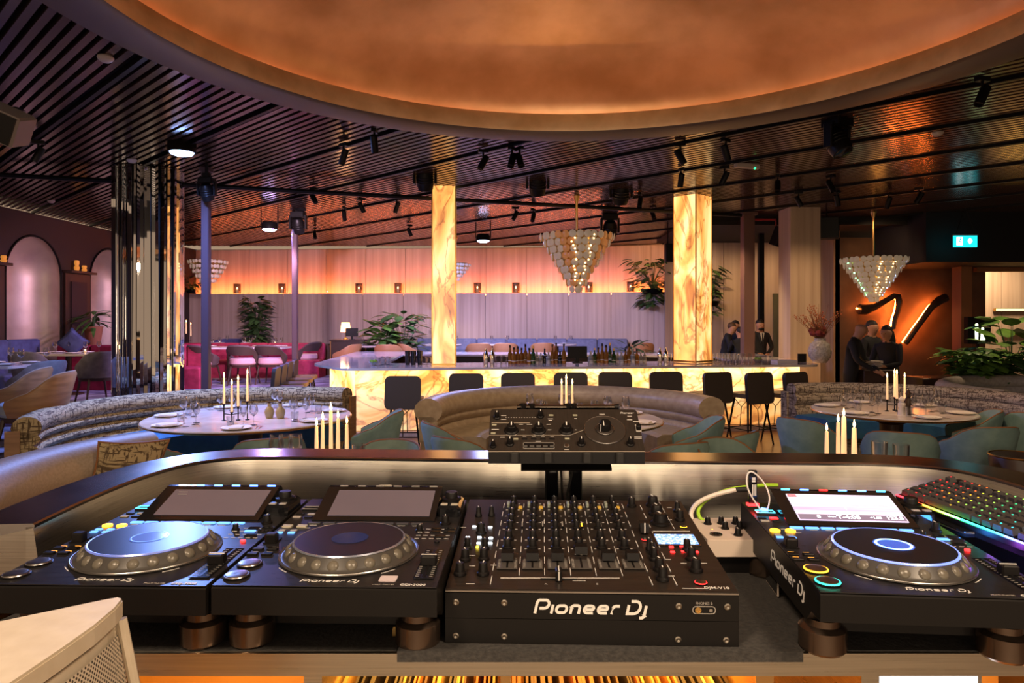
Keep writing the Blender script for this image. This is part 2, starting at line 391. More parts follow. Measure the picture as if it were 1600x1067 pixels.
# ================================================================ THE ROOM
CEIL, PLAT = 3.8, .4
mb = MB(); mb.box((1.5, 9, -.05), (24, 24, .1)); struct('floor', mb, WOODF)
mb = MB()
mb.prism([(-9.5, 1.5), (-4.95, 1.5), (-4.95, 13.9), (3.9, 13.9), (3.9, 20.5), (-9.5, 20.5)], 0, PLAT)
struct('floor_platform', mb, CARPET)
mb = MB(); mb.box((.1, -.75, .12), (4.2, 3.3, .26)); struct('floor_unseen_platform', mb, PM('pale platform boards', (.30, .23, .16), (.38, .30, .21), 3, (1, 8, 1), .5))  # unseen platform added behind the camera; pale boards brighten the booth steel
stp = None
for k, (y, h) in enumerate(((13.6, .27), (13.3, .135))):
    s = MB(); s.box((-4.3, y+.15, h/2), (1.3, .3, h)); o = struct('trim_%d' % (k+1), s, WOODF)
    s = MB(); s.box((-4.3, y-.012, h-.03), (1.28, .02, .018)); s.build('step_light', LED['amber'], o)
s = MB(); s.box((-4.3, 13.888, PLAT-.03), (1.28, .02, .018)); s.build('step_light', LED['amber'], o)
# ---- left wall with two arched niches
WX = -9.2
def arch2d(y0, y1, z0, zt, n=18):
    r = (y1-y0)/2; c = (y0+y1)/2
    return [(y0, z0), (y1, z0)] + [(c+r*math.cos(PI*i/n), zt-r+r*math.sin(PI*i/n)) for i in range(n+1)]
niches = [(12.38, 13.92), (14.86, 16.36), (9.6, 11.2)]
polys = [[(5, PLAT), (20.6, PLAT), (20.6, CEIL), (5, CEIL)]] + [arch2d(a, b, .42, 3.37) for a, b in niches]
flat = [p for q in polys for p in q]; tr = tessellate_polygon([[Vector((a, b, 0)) for a, b in q] for q in polys])
mb = MB(); mb.add([(WX, a, b) for a, b in flat], tr)
wl = struct('wall_left', mb, DARKW)
for a, b in niches:
    r = (b-a)/2; c = (a+b)/2; g = MB(); n = 16; dep = .62
    rows = [.42, 3.37-r]
    vs = []; fs = []
    for z in rows:
        for i in range(n+1):
            t = PI*i/n; vs.append((WX-dep*math.sin(t), c-r*math.cos(t), z))
    for j in range(1, 9):
        ph = PI/2*j/8
        for i in range(n+1):
            t = PI*i/n; vs.append((WX-dep*math.sin(t)*math.cos(ph), c-r*math.cos(t)*math.cos(ph), 3.37-r+r*math.sin(ph)))
    for j in range(9):
        for i in range(n): k = j*(n+1)+i; fs.append((k, k+1, k+n+2, k+n+1))
    g.add(vs, fs, 0, True); g.build('niche', PM('gold leaf niche', (.60, .47, .36), (.78, .64, .50), 2, (1, 1, 1), .36, .55, .2, 7, rough2=.45), wl)
    e = MB(); pts = [(WX+.01, y, z) for y, z in arch2d(a, b, .42, 3.37)[1:]] + [(WX+.01, a, .42)]
    e.tube(pts, .022, 6); e.build('niche_trim', BLACK, wl)
for y0, y1 in ((13.98, 14.80), (16.45, 17.3), (11.3, 12.3)):
    s = MB(); s.box((WX+.03, (y0+y1)/2, 1.56), (.06, y1-y0, 2.32)); p = s.build('panelling', DWOOD, wl)
    s = MB(); s.box((WX+.075, (y0+y1)/2, 1.5), (.03, (y1-y0)*.62, 2.1)); s.build('inset_panel', DARKW, p)
    s = MB(); s.box((WX+.10, (y0+y1)/2, 2.75), (.2, y1-y0+.04, .05)); s.build('ledge_shelf', DWOOD, wl)
# ---- far wall: travertine, lower part standing forward as a ledge with light behind it
LOW = [(-9.9, 19.55), (-7.5, 19.4), (-5, 19.2), (-2.5, 19.0), (0, 18.85), (2.2, 18.6), (3.6, 18.2), (4.8, 17.6)]
def along(pl, step):
    out = []; acc = 0; segs = []
    for a, b in zip(pl, pl[1:]): segs.append((Vector(a), Vector(b)))
    tot = sum((b-a).length for a, b in segs); n = round(tot/step); 
    for i in range(n+1):
        d = tot*i/n
        for a, b in segs:
            L = (b-a).length
            if d <= L+1e-6: out.append(a.lerp(b, d/L)); break
            d -= L
    return out
wb = MB()
for a, b in zip(LOW, LOW[1:]): pass
wb.sweep([(.02, PLAT-.2), (.10, PLAT-.2), (.10, CEIL), (.02, CEIL)], [(x, y+.42, 0, 1) for x, y in LOW])
wback = struct('wall_back', wb, TRAVD)
def panel_run(pl, off, z0, z1, mat, par, step=1.12, th=.05):
    P = along(pl, step)
    for a, b in zip(P, P[1:]):
        d = (b-a); L = d.length; d = d/L; c = (a+b)/2
        s = MB(); s.box((0, 0, 0), (L-.012, th, z1-z0-.008))
        s.build('travertine_panel', mat, par, (c.x, c.y+off, (z0+z1)/2), math.atan2(d.y, d.x))
panel_run(LOW, .40, PLAT, CEIL-.02, TRAV, wback)
ws = MB(); ws.sweep([(.03, PLAT-.1), (.25, PLAT-.1), (.25, 2.44), (.03, 2.44)], [(x, y, 0, 1) for x, y in LOW]); lowc = struct('wall_back_low', ws, TRAVD)
panel_run(LOW, 0, PLAT, 2.5, TRAV, lowc)
s = MB(); s.sweep([(.10, 2.445), (.16, 2.445), (.16, 2.475), (.10, 2.475)], [(x, y, 0, 1) for x, y in LOW])
s.build('cove_light', M('orange LED strip', (1, .22, .06), .5, em=48, emcol=(1, .22, .05)), lowc)
# ---- right of the bar: plain travertine wall with tall slots, then the neon wall, then the lit side room
wr = MB(); wr.box((6.4, 17.42, 2.1), (5.0, .1, 3.5)); wright = struct('wall_back_right', wr, TRAVD)
panel_run([(4.4, 17.34), (8.25, 17.3)], 0, PLAT, 3.72, TRAV, wright, .96)
for px in (1220, 1294):
    s = MB(); s.box((X(px, 17.2), 17.26, 1.42), (.34, .03, 2.0)); o = s.build('slot_door', PM('olive glass door', (.07, .075, .04), (.13, .13, .08), 3, (1, 1, .2), .3), wright)
s = MB(); s.box((6.3, 15.5, 3.76), (5.2, 3.9, .1)); s.box((6.3, 13.6, 3.72), (5.2, .08, .16)); struct('ceiling_soffit', s, M('black soffit', (.012, .010, .010), .8))
wn = MB(); wn.box((8.75, 15.1, 1.78), (3.3, .2, 3.56)); wneon = struct('wall_neon', wn, BROWNW)
s = MB(); s.box((7.13, 16.1, 1.9), (.14, 2.2, 3.7)); struct('wall_neon_return', s, TRAVD)
s = MB(); s.box((10.2, 13.9, 3.33), (4.7, 1.9, .96)); struct('ceiling_bulkhead', s, M('black bulkhead', (.010, .008, .010), .7))
# side room seen through the opening at the right edge
s = MB(); s.box((X(1503, 14.2), 14.2, 1.5), (.22, .3, 2.9)); struct('trim_3', s, M('orange brown door post', (.34, .15, .07), .5))
s = MB(); s.box((11.2, 14.3, 2.83), (3.0, .12, .14)); struct('trim_4', s, M('orange brown header', (.34, .15, .07), .5))
s = MB(); s.box((12, 17.0, 2.0), (5.5, .1, 4)); sidew = struct('wall_side_room', s, TRAVD)
panel_run([(9.6, 16.92), (14.6, 16.9)], 0, .0, 3.6, TRAV, sidew, 1.2)
for i, (px, py, wpx) in enumerate(((1582, 484, 56), (1590, 521, 44))):
    s = MB(); s.box((0, 0, 0), (wpx/F*16.6, .07, .07), 0); s.box((0, -.037, 0), (wpx/F*16.6*.94, .01, .035), 1)
    o = s.build('linear_wall_lamp', [BRASS, glow('lamp tube', (1, .50, .10), 18)], None, (X(px, 16.8), 16.82, Z(py, 16.8)))
    tag(o, 'glowing amber %s linear lamp on the side room wall' % ('upper' if i == 0 else 'lower'), 'lamp')
lamp('AREA', 'side_room_light', (11.5, 15.8, 3.3), WARM, 60, (11.5, 16.5, 1), .8)
# end wall right of everything, closing the room
s = MB(); s.box((14.2, 9, 2), (.1, 22, 4)); struct('wall_right', s, DARKW)
# ---- ceiling: black void and glossy slats running diagonally, cut out round the dome
cz = MB(); RC, RX, RY = 2.73, .42, 3.2
outer = [(-9.4, -1), (14.3, -1), (14.3, 20.6), (-9.4, 20.6)]
hole = [(RX+2.66*math.cos(2*PI*i/64), RY+2.66*math.sin(2*PI*i/64)) for i in range(64)]
tr = tessellate_polygon([[Vector((a, b, 0)) for a, b in q] for q in (outer, hole)])
cz.add([(a, b, 3.98) for a, b in outer+hole], tr)
ceil = struct('ceiling', cz, VOID)
dv, pv = Vector((-.727, .686)), Vector((.686, .727))
def clipbox(s_, x0, x1, y0, y1):
    t0, t1 = -99, 99
    for o_, d_, lo, hi in ((pv.x*s_, dv.x, x0, x1), (pv.y*s_, dv.y, y0, y1)):
        a, b = (lo-o_)/d_, (hi-o_)/d_
        t0 = max(t0, min(a, b)); t1 = min(t1, max(a, b))
    return t0, t1
def slat_spans(s_):
    spans = []
    t0, t1 = clipbox(s_, -9.15, 14, 1.0, 18.9)
    if t1-t0 < .2: return []
    c = Vector((RX, RY)); sc = c.dot(pv); tc = c.dot(dv); q = RC*RC-(s_-sc)**2
    if q > 0:
        r = math.sqrt(q)
        if tc-r-t0 > .1: spans.append((t0, tc-r))
        if t1-(tc+r) > .1: spans.append((max(t0, tc+r), t1))
    else: spans.append((t0, t1))
    return spans
TRACKS = []
unit = MB(); unit.box((0, 0, 0), (1, .056, .075)); um = unit.build('slat', SLATM, ceil); first = True
nsl = 0
for k in range(7, 205):
    s_ = .1*k
    if k % 13 == 6:
        for t0, t1 in slat_spans(s_): TRACKS.append((s_, t0, t1))
        continue
    for t0, t1 in slat_spans(s_):
        if (t1-t0) < .3: continue
        m_ = pv*s_+dv*((t0+t1)/2); o = um if first else um.copy()
        if not first: C.objects.link(o)
        first = False; nsl += 1
        o.location = (m_.x, m_.y, CEIL+.0375); o.scale = (t1-t0, 1, 1); o.rotation_euler = (0, 0, math.atan2(dv.y, dv.x))
for s_, t0, t1 in TRACKS:
    m_ = pv*s_+dv*((t0+t1)/2); b = MB(); b.box((0, 0, 0), (t1-t0, .04, .05))
    b.build('light_track', BLACK, ceil, (m_.x, m_.y, CEIL+.0), math.atan2(dv.y, dv.x))
# ---- the great round gold dome and its ring
d = MB(); d.lathe([(2.73, 3.98), (2.75, 3.34), (2.72, 3.30), (2.43, 3.285), (2.40, 3.30)], 128, caps=False)
ring = struct('ceiling_ring', d, BRONZE, loc=(RX, RY, 0))
d = MB(); d.lathe([(2.40, 3.30), (2.395, 3.36), (2.43, 3.44), (2.455, 3.455), (2.50, 3.452), (2.515, 3.39), (2.555, 3.39), (2.56, 3.45)], 128, caps=False); d.build('gold_rim', GOLDB, ring)
d = MB(); n = 14
d.lathe([(2.56, 3.45)] + [(2.56*math.cos(PI/2*i/n), 3.46+.72*math.sin(PI/2*i/n)) for i in range(n+1)], 128, caps=False)
d.build('gold_dome', GOLD, ring)
d = MB(); d.tube([(2.535*math.cos(2*PI*i/96), 2.535*math.sin(2*PI*i/96), 3.425) for i in range(96)], .012, 6, closed=True)
d.build('cove_light', M('rose LED rope', (1, .40, .22), .5, em=8), ring)
# ---- cross rail that carries the moving heads
ra, rb = Vector((X(-60, 9.0), 9.0, Z(270, 9.0))), Vector((X(1158, 12.2), 12.2, 3.62))
rl = MB(); rl.tube([ra, rb], .035, 6); o = rl.build('lighting_rail', SATIN); tag(o, 'long dark rail crossing under the slatted ceiling above the bar', 'rail')
# ---- steel posts
def post(px, y, w_, z0, mat, label, w2=None):
    s = MB(); s.box((0, 0, (CEIL-z0)/2), (w_, w2 or w_, CEIL-z0), ch=.01); s.box((0, 0, .01), (w_*1.5, w_*1.5, .02)); s.box((0, 0, CEIL-z0-.04), (w_*1.4, w_*1.4, .05))
    o = s.build('steel_post', mat, None, (X(px, y), y, z0)); tag(o, label, 'post')
PST = M('plum brown post', (.085, .05, .065), .45)
post(322, 9.15, .10, 0, PST, 'thick plum steel post just right of the mirrored column')
post(461, 12.9, .10, 0, PST, 'slim plum steel post left of the bar, behind the row of side stools')
post(1168, 13.0, .21, 0, M('brown post', (.13, .065, .05), .5), 'broad brown post right of the twin lit onyx pillar')
post(1189, 15.5, .12, PLAT, BLACK, 'slim black post before the travertine wall')
# ---- mirrored column
mc = thing('mirrored_column', 'round column clad in narrow mirror strips behind the tweed sofa', 'column', (X(232, 9.35), 9.35, 0))
s = MB(); s.lathe([(.40, 0), (.40, 3.8)], 32); s.build('core', BLACK, mc)
MIR = M('mirror strip', (.78, .78, .80), .03, 1); MIR2 = M('smoked mirror strip', (.40, .38, .40), .05, 1)
unit = MB(); unit.box((0, 0, 1.9), (.042, .010, 3.79))
for k in range(60):
    a = 2*PI*k/60; o = unit.build('mirror_strip', MIR, mc) if k < 1 else um2.copy()
    if k < 1: um2 = o
    else: C.objects.link(o)
    o.location = (.432*math.cos(a), .432*math.sin(a), 0); o.rotation_euler = (random.uniform(-.006, .006), random.uniform(-.004, .004), a+PI/2+random.uniform(-.34, .34))
s = MB(); s.lathe([(.44, 0), (.46, .02), (.46, .10), (.44, .12)], 32); s.build('plinth', SATIN, mc)
# ---- travertine pillar
s = MB(); s.box((0, 0, 1.9), (.56, .5, 3.8), ch=.008); o = s.build('travertine_pillar', TRAV, None, (X(1256, 12.4), 12.6, 0), .04)
tag(o, 'square unlit travertine pillar behind the right end of the bar', 'pillar')
# ---- lit onyx pillars
def onyx_pillar(label, px, y, w_, rz, seed):
    t = thing('onyx_pillar', label, 'pillar', (X(px, y), y, 0), rz)
    for k in range(4):
        a = k*PI/2; m = onyx('onyx pillar %d %d' % (seed, k), (1.15, .75, 1.1, 1.5)[k] if seed == 2 else 1.3, 1.3, (1.6, 1.6, .55), seed=seed*3+k*5)
        s = MB(); s.box((0, -w_/2+.01, 2.425), (w_-.02, .02, 2.76)); o = s.build('onyx_slab', m, t); o.rotation_euler = (0, 0, a)
        s = MB(); s.box((-w_/2, -w_/2, 2.42), (.016, .016, 2.76)); o = s.build('corner_trim', BRASS, t); o.rotation_euler = (0, 0, a)
    s = MB(); s.box((0, 0, 2.43), (w_*.6, w_*.6, 2.74)); s.build('core', SATIN, t)
    s = MB(); s.box((0, 0, 1.07), (w_+.02, w_+.02, .03)); s.build('pillar_base', BRASS, t)
onyx_pillar('slim glowing onyx pillar rising from the left part of the bar', 694, 10.62, .355, .06, 1)
onyx_pillar('broad glowing onyx pillar rising from the right part of the bar', 1082, 11.40, .44, .70, 2)
# ================================================================ THE BAR
OUT = [(-2.46, 9.86), (4.86, 10.72), (5.12, 14.4), (-3.45, 15.3), (-3.2, 10.95)]
def inset(poly, d):
    n = len(poly); out = []
    for i in range(n):
        a, b, c = Vector(poly[i-1]), Vector(poly[i]), Vector(poly[(i+1) % n])
        e0 = (b-a).normalized(); e1 = (c-b).normalized(); n0 = Vector((-e0.y, e0.x)); n1 = Vector((-e1.y, e1.x))
        k = (n0+n1).normalized(); out.append(tuple(b+k*(d/max(.35, k.dot(n0)))))
    return out
def roundpoly(poly, r, n=5):
    out = []; N = len(poly)
    for i in range(N):
        a, b, c = Vector(poly[i-1]), Vector(poly[i]), Vector(poly[(i+1) % N])
        p0 = b+(a-b).normalized()*r; p1 = b+(c-b).normalized()*r
        for k in range(n+1):
            t = k/n; out.append(tuple(p0*(1-t)**2+b*2*t*(1-t)+p1*t*t))
    return out
bar = thing('bar_counter', 'long island bar with glowing onyx front and pale counter', 'bar', (0, 0, 0))
o1 = roundpoly(OUT, .22); i1 = inset(OUT, 1.15)
def band(mb, a, b, z0, z1, m=0):
    tr = tessellate_polygon([[Vector((x, y, 0)) for x, y in q] for q in (a, b)]); pts = a+b
    n = len(pts); mb.add([(x, y, z1) for x, y in pts]+[(x, y, z0) for x, y in pts], list(tr)+[tuple(i+n for i in reversed(t)) for t in tr], m)
    for q, off in ((a, 0), (b, len(a))):
        L = len(q); mb.add([(x, y, z) for z in (z0, z1) for x, y in q], [(i, (i+1) % L, L+(i+1) % L, L+i) for i in range(L)], m)
s = MB(); band(s, o1, i1, 1.015, 1.05); s.build('worktop', BARTOP, bar)
BODY = inset(OUT, .26)
s = MB(); b2 = inset(OUT, .32); b3 = inset(OUT, 1.05); band(s, b2, b3, 0, 1.014); s.build('carcass', DWOOD, bar)
ON = onyx('onyx bar front', .85, 1.1, (1, 1, 1.7), top=('Z', .45, 1.0, 2.5), seed=4)
ONS = onyx('onyx bar end', .85, .9, (1, 1, 1.5), top=('Z', .1, .98, 2.4), seed=9)
for (i, j, n, mt) in ((0, 1, 6, ON), (1, 2, 2, ONS), (4, 0, 1, ONS), (3, 4, 3, ONS)):
    a, b = Vector(BODY[i]), Vector(BODY[j])
    for k in range(n):
        p, q = a.lerp(b, k/n), a.lerp(b, (k+1)/n); dd = (q-p); L = dd.length; rz_ = math.atan2(dd.y, dd.x)
        s = MB(); nrm = Vector((-dd.y, dd.x)).normalized()*.03; e = dd.normalized()*.002
        P = [p+e, q-e, q-e+nrm, p+e+nrm]
        s.prism([tuple(v) for v in P], .10, 1.012); s.build('onyx_panel', mt, bar)
s = MB(); kk = inset(OUT, .20); band(s, kk, b2, 0, .085); s.build('plinth', TRAV, bar)
s = MB(); fr = []
a, b = Vector(OUT[0])+Vector((.2, -.03)), Vector(OUT[1])+Vector((-.2, -.03))
s.tube([(a.x, a.y, .22), (b.x, b.y, .22)], .016, 8)
for k in range(9):
    p = a.lerp(b, k/8); s.tube([(p.x, p.y, .22), (p.x, p.y+.24, .22)], .010, 6)
# back bar with lit shelves, facing the camera through the ring
bb = thing('back_bar', 'low back bar with lit shelf strips inside the island bar', 'bar', (0, 0, 0))
s = MB(); s.box((.9, 14.55, .5), (8.0, .5, 1.0)); s.build('body', DWOOD, bb)
for k in range(9):
    for z in (.93, .72):
        s = MB(); s.box((-2.7+k*.86, 14.29, z), (.78, .02, .045)); s.build('shelf_light', M('warm shelf strip', (1, .62, .28), .5, em=2.6), bb)
# ================================================================ FURNITURE
def leg(mb, x, y, z1, dx, dy, r0=.014, r1=.022, z0=0):
    mb.tube([(x+dx, y+dy, z0), (x, y, z1)], [r0, r1], 8)
def shell_chair(name, label, cat, cm, sm_, pm, lm, back=.80, arm=.62, r=.285, z0=.34, open_low=0, group=None, front=62, lean=.05):
    """barrel chair facing +y; the shell wraps round the back"""
    t = thing(name, label, cat, (0, 0, 0), 0, group)
    n = 18; a0 = math.radians(-90-180+front-0); a0 = math.radians(-90-(180-front)); a1 = math.radians(-90+(180-front))
    R = r; mb = MB(); vs = []; top = []
    prof = []
    for i in range(n+1):
        a = a0+(a1-a0)*i/n; u = abs(2*i/n-1)               # 0 at the back, 1 at the arm ends
        k = 1/(1+math.exp((u-.52)*11)); zt = arm+(back-arm)*k - (.05*max(0, u-.8)/.2)
        zb = z0 if not open_low else (z0 if u > .62 else z0+open_low)
        for rr_, z in ((R*.86, zb), (R*.93+lean*k, zt-.03), (R*.96+lean*k, zt), (R+lean*k+.012, zt), (R+lean*k+.022, zt-.03), (R*.93, zb)):
            vs.append((rr_*math.cos(a), rr_*math.sin(a)*1.0, z))
        top.append(((R*.98+lean*k+.01)*math.cos(a), (R*.98+lean*k+.01)*math.sin(a), zt+.004))
    L = 6; fs = []
    for i in range(n):
        for k in range(L): fs.append((i*L+k, (i+1)*L+k, (i+1)*L+(k+1) % L, i*L+(k+1) % L))
    fs += [tuple(range(L)), tuple(n*L+k for k in range(L-1, -1, -1))]
    mb.add(vs, fs, 0, True); mb.build('backrest', cm, t)
    if pm: p = MB(); p.tube(top, .007, 6); p.build('piping', pm, t)
    s = MB(); s.lathe([(.0, z0+.0), (r*.88, z0), (r*.95, z0+.03), (r*.93, z0+.115), (r*.84, z0+.135), (0, z0+.14)], 24, (0, .01, 0), caps=False)
    s.build('seat', sm_, t)
    s = MB(); s.lathe([(r*.9, z0-.05), (r*.92, z0-.005)], 20); s.build('seat_base', lm, t)
    for sx in (-1, 1):
        for sy in (-1, 1):
            b = MB(); leg(b, sx*r*.62, sy*r*.62, z0-.02, sx*.06, sy*.06); b.build('leg', lm, t)
    return t
def face(px, py_, tx, ty): return math.atan2(-(tx-px), ty-py_)        # rz so that +y looks at (tx, ty)
# ---- teal barrel chairs
teal0 = shell_chair('barrel_chair', 'x', 'chair', TEAL, TEALD, PIPE, DWOOD)
used = [False]
def teal(px, y, tx, ty, label):
    x = X(px, y); rz_ = face(x, y, tx, ty)
    if not used[0]:
        used[0] = True; o = teal0; o.location = (x, y, 0); o.rotation_euler = (0, 0, rz_)
    else: o = dup(teal0, (x, y, 0), rz_)
    o['label'] = label; o['group'] = 'teal barrel chairs at the round tables'; return o
TL, TC, TR = (-2.72, 7.1), (.66, 6.95), (4.22, 7.6)         # the three round tables
NL, NR = (-1.25, 4.38), (2.25, 4.38)                         # two more just beyond the booth, mostly hidden
teal(232, 5.85, *TL, 'teal barrel chair near the pillow, side on before the left round table')
teal(418, 5.75, *TL, 'teal barrel chair seen from behind at the near side of the left round table')
teal(578, 7.15, *TL, 'teal barrel chair between the left round table and the first bar stool')
teal(472, 8.55, *TL, 'teal barrel chair at the far side of the left round table, towards the bar')
teal(716, 6.45, *TC, 'teal barrel chair against the left arm of the taupe sofa')
teal(738, 5.75, *TC, 'teal barrel chair half hidden by the raised effects unit, left side')
teal(1075, 6.75, *TC, 'teal barrel chair at the right side of the centre table, farther one')
teal(1040, 5.55, *TC, 'teal barrel chair just right of the raised effects unit')
teal(1120, 6.0, *TC, 'teal barrel chair with steep side right of the effects unit, nearer the bar stools')
teal(1270, 6.75, *TR, 'teal barrel chair at the left side of the right round table')
teal(1405, 6.05, *TR, 'teal barrel chair seen square from behind at the right round table')
teal(1522, 6.35, *TR, 'teal barrel chair angled at the right end of the right round table')
teal(1506, 7.3, *TR, 'teal barrel chair tucked under the right round table beside the sofa end')
teal(1620, 7.2, 6.6, 8.6, 'teal barrel chair cut off by the right edge of the picture')
teal(590, 5.1, *NL, 'teal barrel chair whose top edge shows right of the five candles')
teal(1160, 5.2, *NR, 'teal barrel chair whose low curved top shows over the ledge centre right')
# ---- curved sofas
def sofa(name, label, cx, cy, R, a0, a1, back, seat_m, roll_r, tufts, arm_m=None, top=.90, n=36):
    t = thing(name, label, 'sofa', (cx, cy, 0))
    A0, A1 = math.radians(a0), math.radians(a1)
    path = arcpath(0, 0, R, A0, A1, n)
    zs = [.42+(top-.42-roll_r*1.5)*k/tufts for k in range(tufts+1)]
    for k in range(tufts):
        z0, z1 = zs[k], zs[k+1]
        s = MB(); q = 6
        prof = [(.17, z0), (.17, z1)] + [(.02-.055*math.sin(PI*i/q), z1-(z1-z0)*i/q) for i in range(q+1)]
        s.sweep(prof, path, sm=True); s.build('backrest_channel', back, t)
    s = MB(); q = 14
    s.sweep([(.07+roll_r*1.15*math.cos(2*PI*i/q), top-roll_r+roll_r*math.sin(2*PI*i/q)) for i in range(q)], path, sm=True)
    s.build('top_roll', back, t)
    s = MB(); s.sweep([(.02, .24), (.02, .46), (-.04, .49), (-.50, .49), (-.56, .46), (-.56, .24)], path); s.build('seat', seat_m, t)
    s = MB(); s.sweep([(.15, .0), (.15, .43), (-.02, .43), (-.50, .24), (-.50, .0)], path); s.build('base', back, t)
    if arm_m:
        for (x, y, nx, ny) in (path[0], path[-1]):
            s = MB(); s.box((x+nx*.17, y+ny*.17, top/2-.05), (.11, .06, top-.14), rz=math.atan2(ny, nx)); s.build('end_frame', arm_m, t)
    return t
sofa('curved_sofa', 'large curved tweed sofa with channelled back before the mirrored column', -2.75, 6.95, 1.72, 68, 212, TWEED, TEALD, .10, 3, WOODB)
sofa('curved_sofa', 'curved taupe satin sofa with fat top roll in front of the bar', .66, 7.35, 1.50, 8, 178, TAUPE, TAUPE, .135, 2)
sofa('curved_sofa', 'curved grey brown tweed sofa before the glowing branch sign', 4.35, 7.75, 1.50, -22, 112, TWEEDG, TEALD, .08, 2, TWEEDG)
sofa('curved_sofa', 'plain beige rolled sofa at the left edge beyond the booth', -1.40, 3.95, 1.42, 142, 222, BEIGE, BEIGE, .15, 2, None, .96)
sofa('curved_sofa', 'pale grey sofa at the far right below the potted greenery', 7.6, 8.9, 1.6, 80, 200, PM('pale grey upholstery', (.34, .30, .27), (.44, .39, .35), 20, (1, 1, 1), .7), TEALD, .10, 2)
s = MB(); q = []
def cushion(name, label, loc, w_, h_, th, mat, rot, pipe=None, group=None):
    t = thing(name, label, 'cushion', loc, 0, group); t.rotation_euler = rot
    s = MB(); N = 10; vs = []; fs = []
    for side in (1, -1):
        for i in range(N+1):
            for j in range(N+1):
                u, v = 2*i/N-1, 2*j/N-1; b = (1-u**4)*(1-v**4); px_ = 1-.10*(1-v*v)*abs(u); pz = 1-.10*(1-u*u)*abs(v)
                vs.append((u*w_/2*px_, side*th/2*b**.5, v*h_/2*pz))
    K = (N+1)**2
    for sd in (0, 1):
        for i in range(N):
            for j in range(N):
                a = sd*K+i*(N+1)+j; f = (a, a+N+1, a+N+2, a+1); fs.append(f if sd == 0 else f[::-1])
    s.add(vs, fs, 0, True); s.build('cover', mat, t)
    e = []
    for i in range(N*4):
        k, r_ = divmod(i, N); u = 2*r_/N-1
        p = ((u, -1), (1, u), (-u, 1), (-1, -u))[k]
        e.append((p[0]*w_/2*(1-.10*(1-p[1]**2)*abs(p[0])), 0, p[1]*h_/2*(1-.10*(1-p[0]**2)*abs(p[1]))))
    s = MB(); s.tube(e, .007, 6, closed=True); s.build('piping', pipe or mat, t)
    return t
cushion('tweed_cushion', 'tweed cushion with orange piping leaning on the beige sofa', (-2.50, 4.45, .78), .44, .40, .15, TWEED, (.3, .1, .9), PIPE)
# ---- round tables
def round_table(label, cx, cy, R, h=.75):
    t = thing('round_table', label, 'table', (cx, cy, 0))
    s = MB(); s.lathe([(0, h-.035), (R-.03, h-.035), (R-.005, h-.022), (R, h-.008), (R-.008, h), (0, h)], 64, caps=False); s.build('table_top', MARBLE, t)
    s = MB(); s.tube([(R*math.cos(2*PI*i/64), R*math.sin(2*PI*i/64), h-.018) for i in range(64)], .009, 6, closed=True); s.build('edge_band', BRASS, t)
    s = MB(); s.lathe([(.34, 0), (.35, .02), (.16, .05), (.11, .3), (.12, .6), (.30, .71)], 28); s.build('pedestal', DWOOD, t)
round_table('round marble table laid for dinner inside the large tweed sofa', *TL, 1.02)
round_table('round marble table laid for dinner behind the raised effects unit', *TC, .86)
round_table('round marble table laid for dinner before the grey brown tweed sofa', *TR, .82)
round_table('table hidden below the ledge that carries the five free standing candles', *NL, .50)
round_table('table hidden below the ledge that carries the four candles on the right', *NR, .50)
# ---- tableware
def wine(h=.20, r=.042):
    t = thing('wine_glass', 'x', 'glass')
    s = MB(); s.lathe([(.034, 0), (.034, .003), (.005, .008), (.004, h*.42), (.012, h*.46)], 14); s.build('stem', GLASS, t)
    s = MB(); s.lathe([(.006, h*.45), (r*.8, h*.56), (r, h*.70), (r*.80, h), (r*.77, h), (r*.96, h*.70), (r*.76, h*.57), (.004, h*.47)], 16, caps=False); s.build('bowl', GLASS, t)
    return t
def tumbler():
    t = thing('water_glass', 'x', 'glass'); s = MB()
    s.lathe([(.0, 0), (.032, 0), (.038, .095), (.036, .095), (.030, .012), (0, .012)], 14, caps=False); s.build('bowl', GLASS, t); return t
def plate():
    t = thing('dinner_plate', 'x', 'plate'); s = MB()
    s.lathe([(0, .002), (.08, .002), (.135, .016), (.137, .020), (.08, .009), (0, .008)], 28, caps=False); s.build('dish', LINEN, t)
    s = MB(); s.box((0, 0, .018), (.11, .17, .014), ch=.006); s.build('napkin', LINEN, t); return t
def cutlery():
    t = thing('cutlery_pair', 'x', 'cutlery'); s = MB(); s.box((-.02, 0, .003), (.008, .13, .003)); s.box((-.02, .085, .003), (.018, .05, .003)); s.build('fork', CHROME, t)
    s = MB(); s.box((.012, -.03, .003), (.009, .09, .003)); s.box((.012, .06, .003), (.014, .10, .002)); s.build('knife', CHROME, t); return t
P0 = dict(w=wine(), t=tumbler(), p=plate(), c=cutlery()); seen = set()
def put(kind, loc, rz=0, group=None, scale=None):
    if kind not in seen: seen.add(kind); o = P0[kind]; o.location = loc; o.rotation_euler = (0, 0, rz)
    else: o = dup(P0[kind], loc, rz)
    if group: o['group'] = group
    if scale: o.scale = scale
    return o
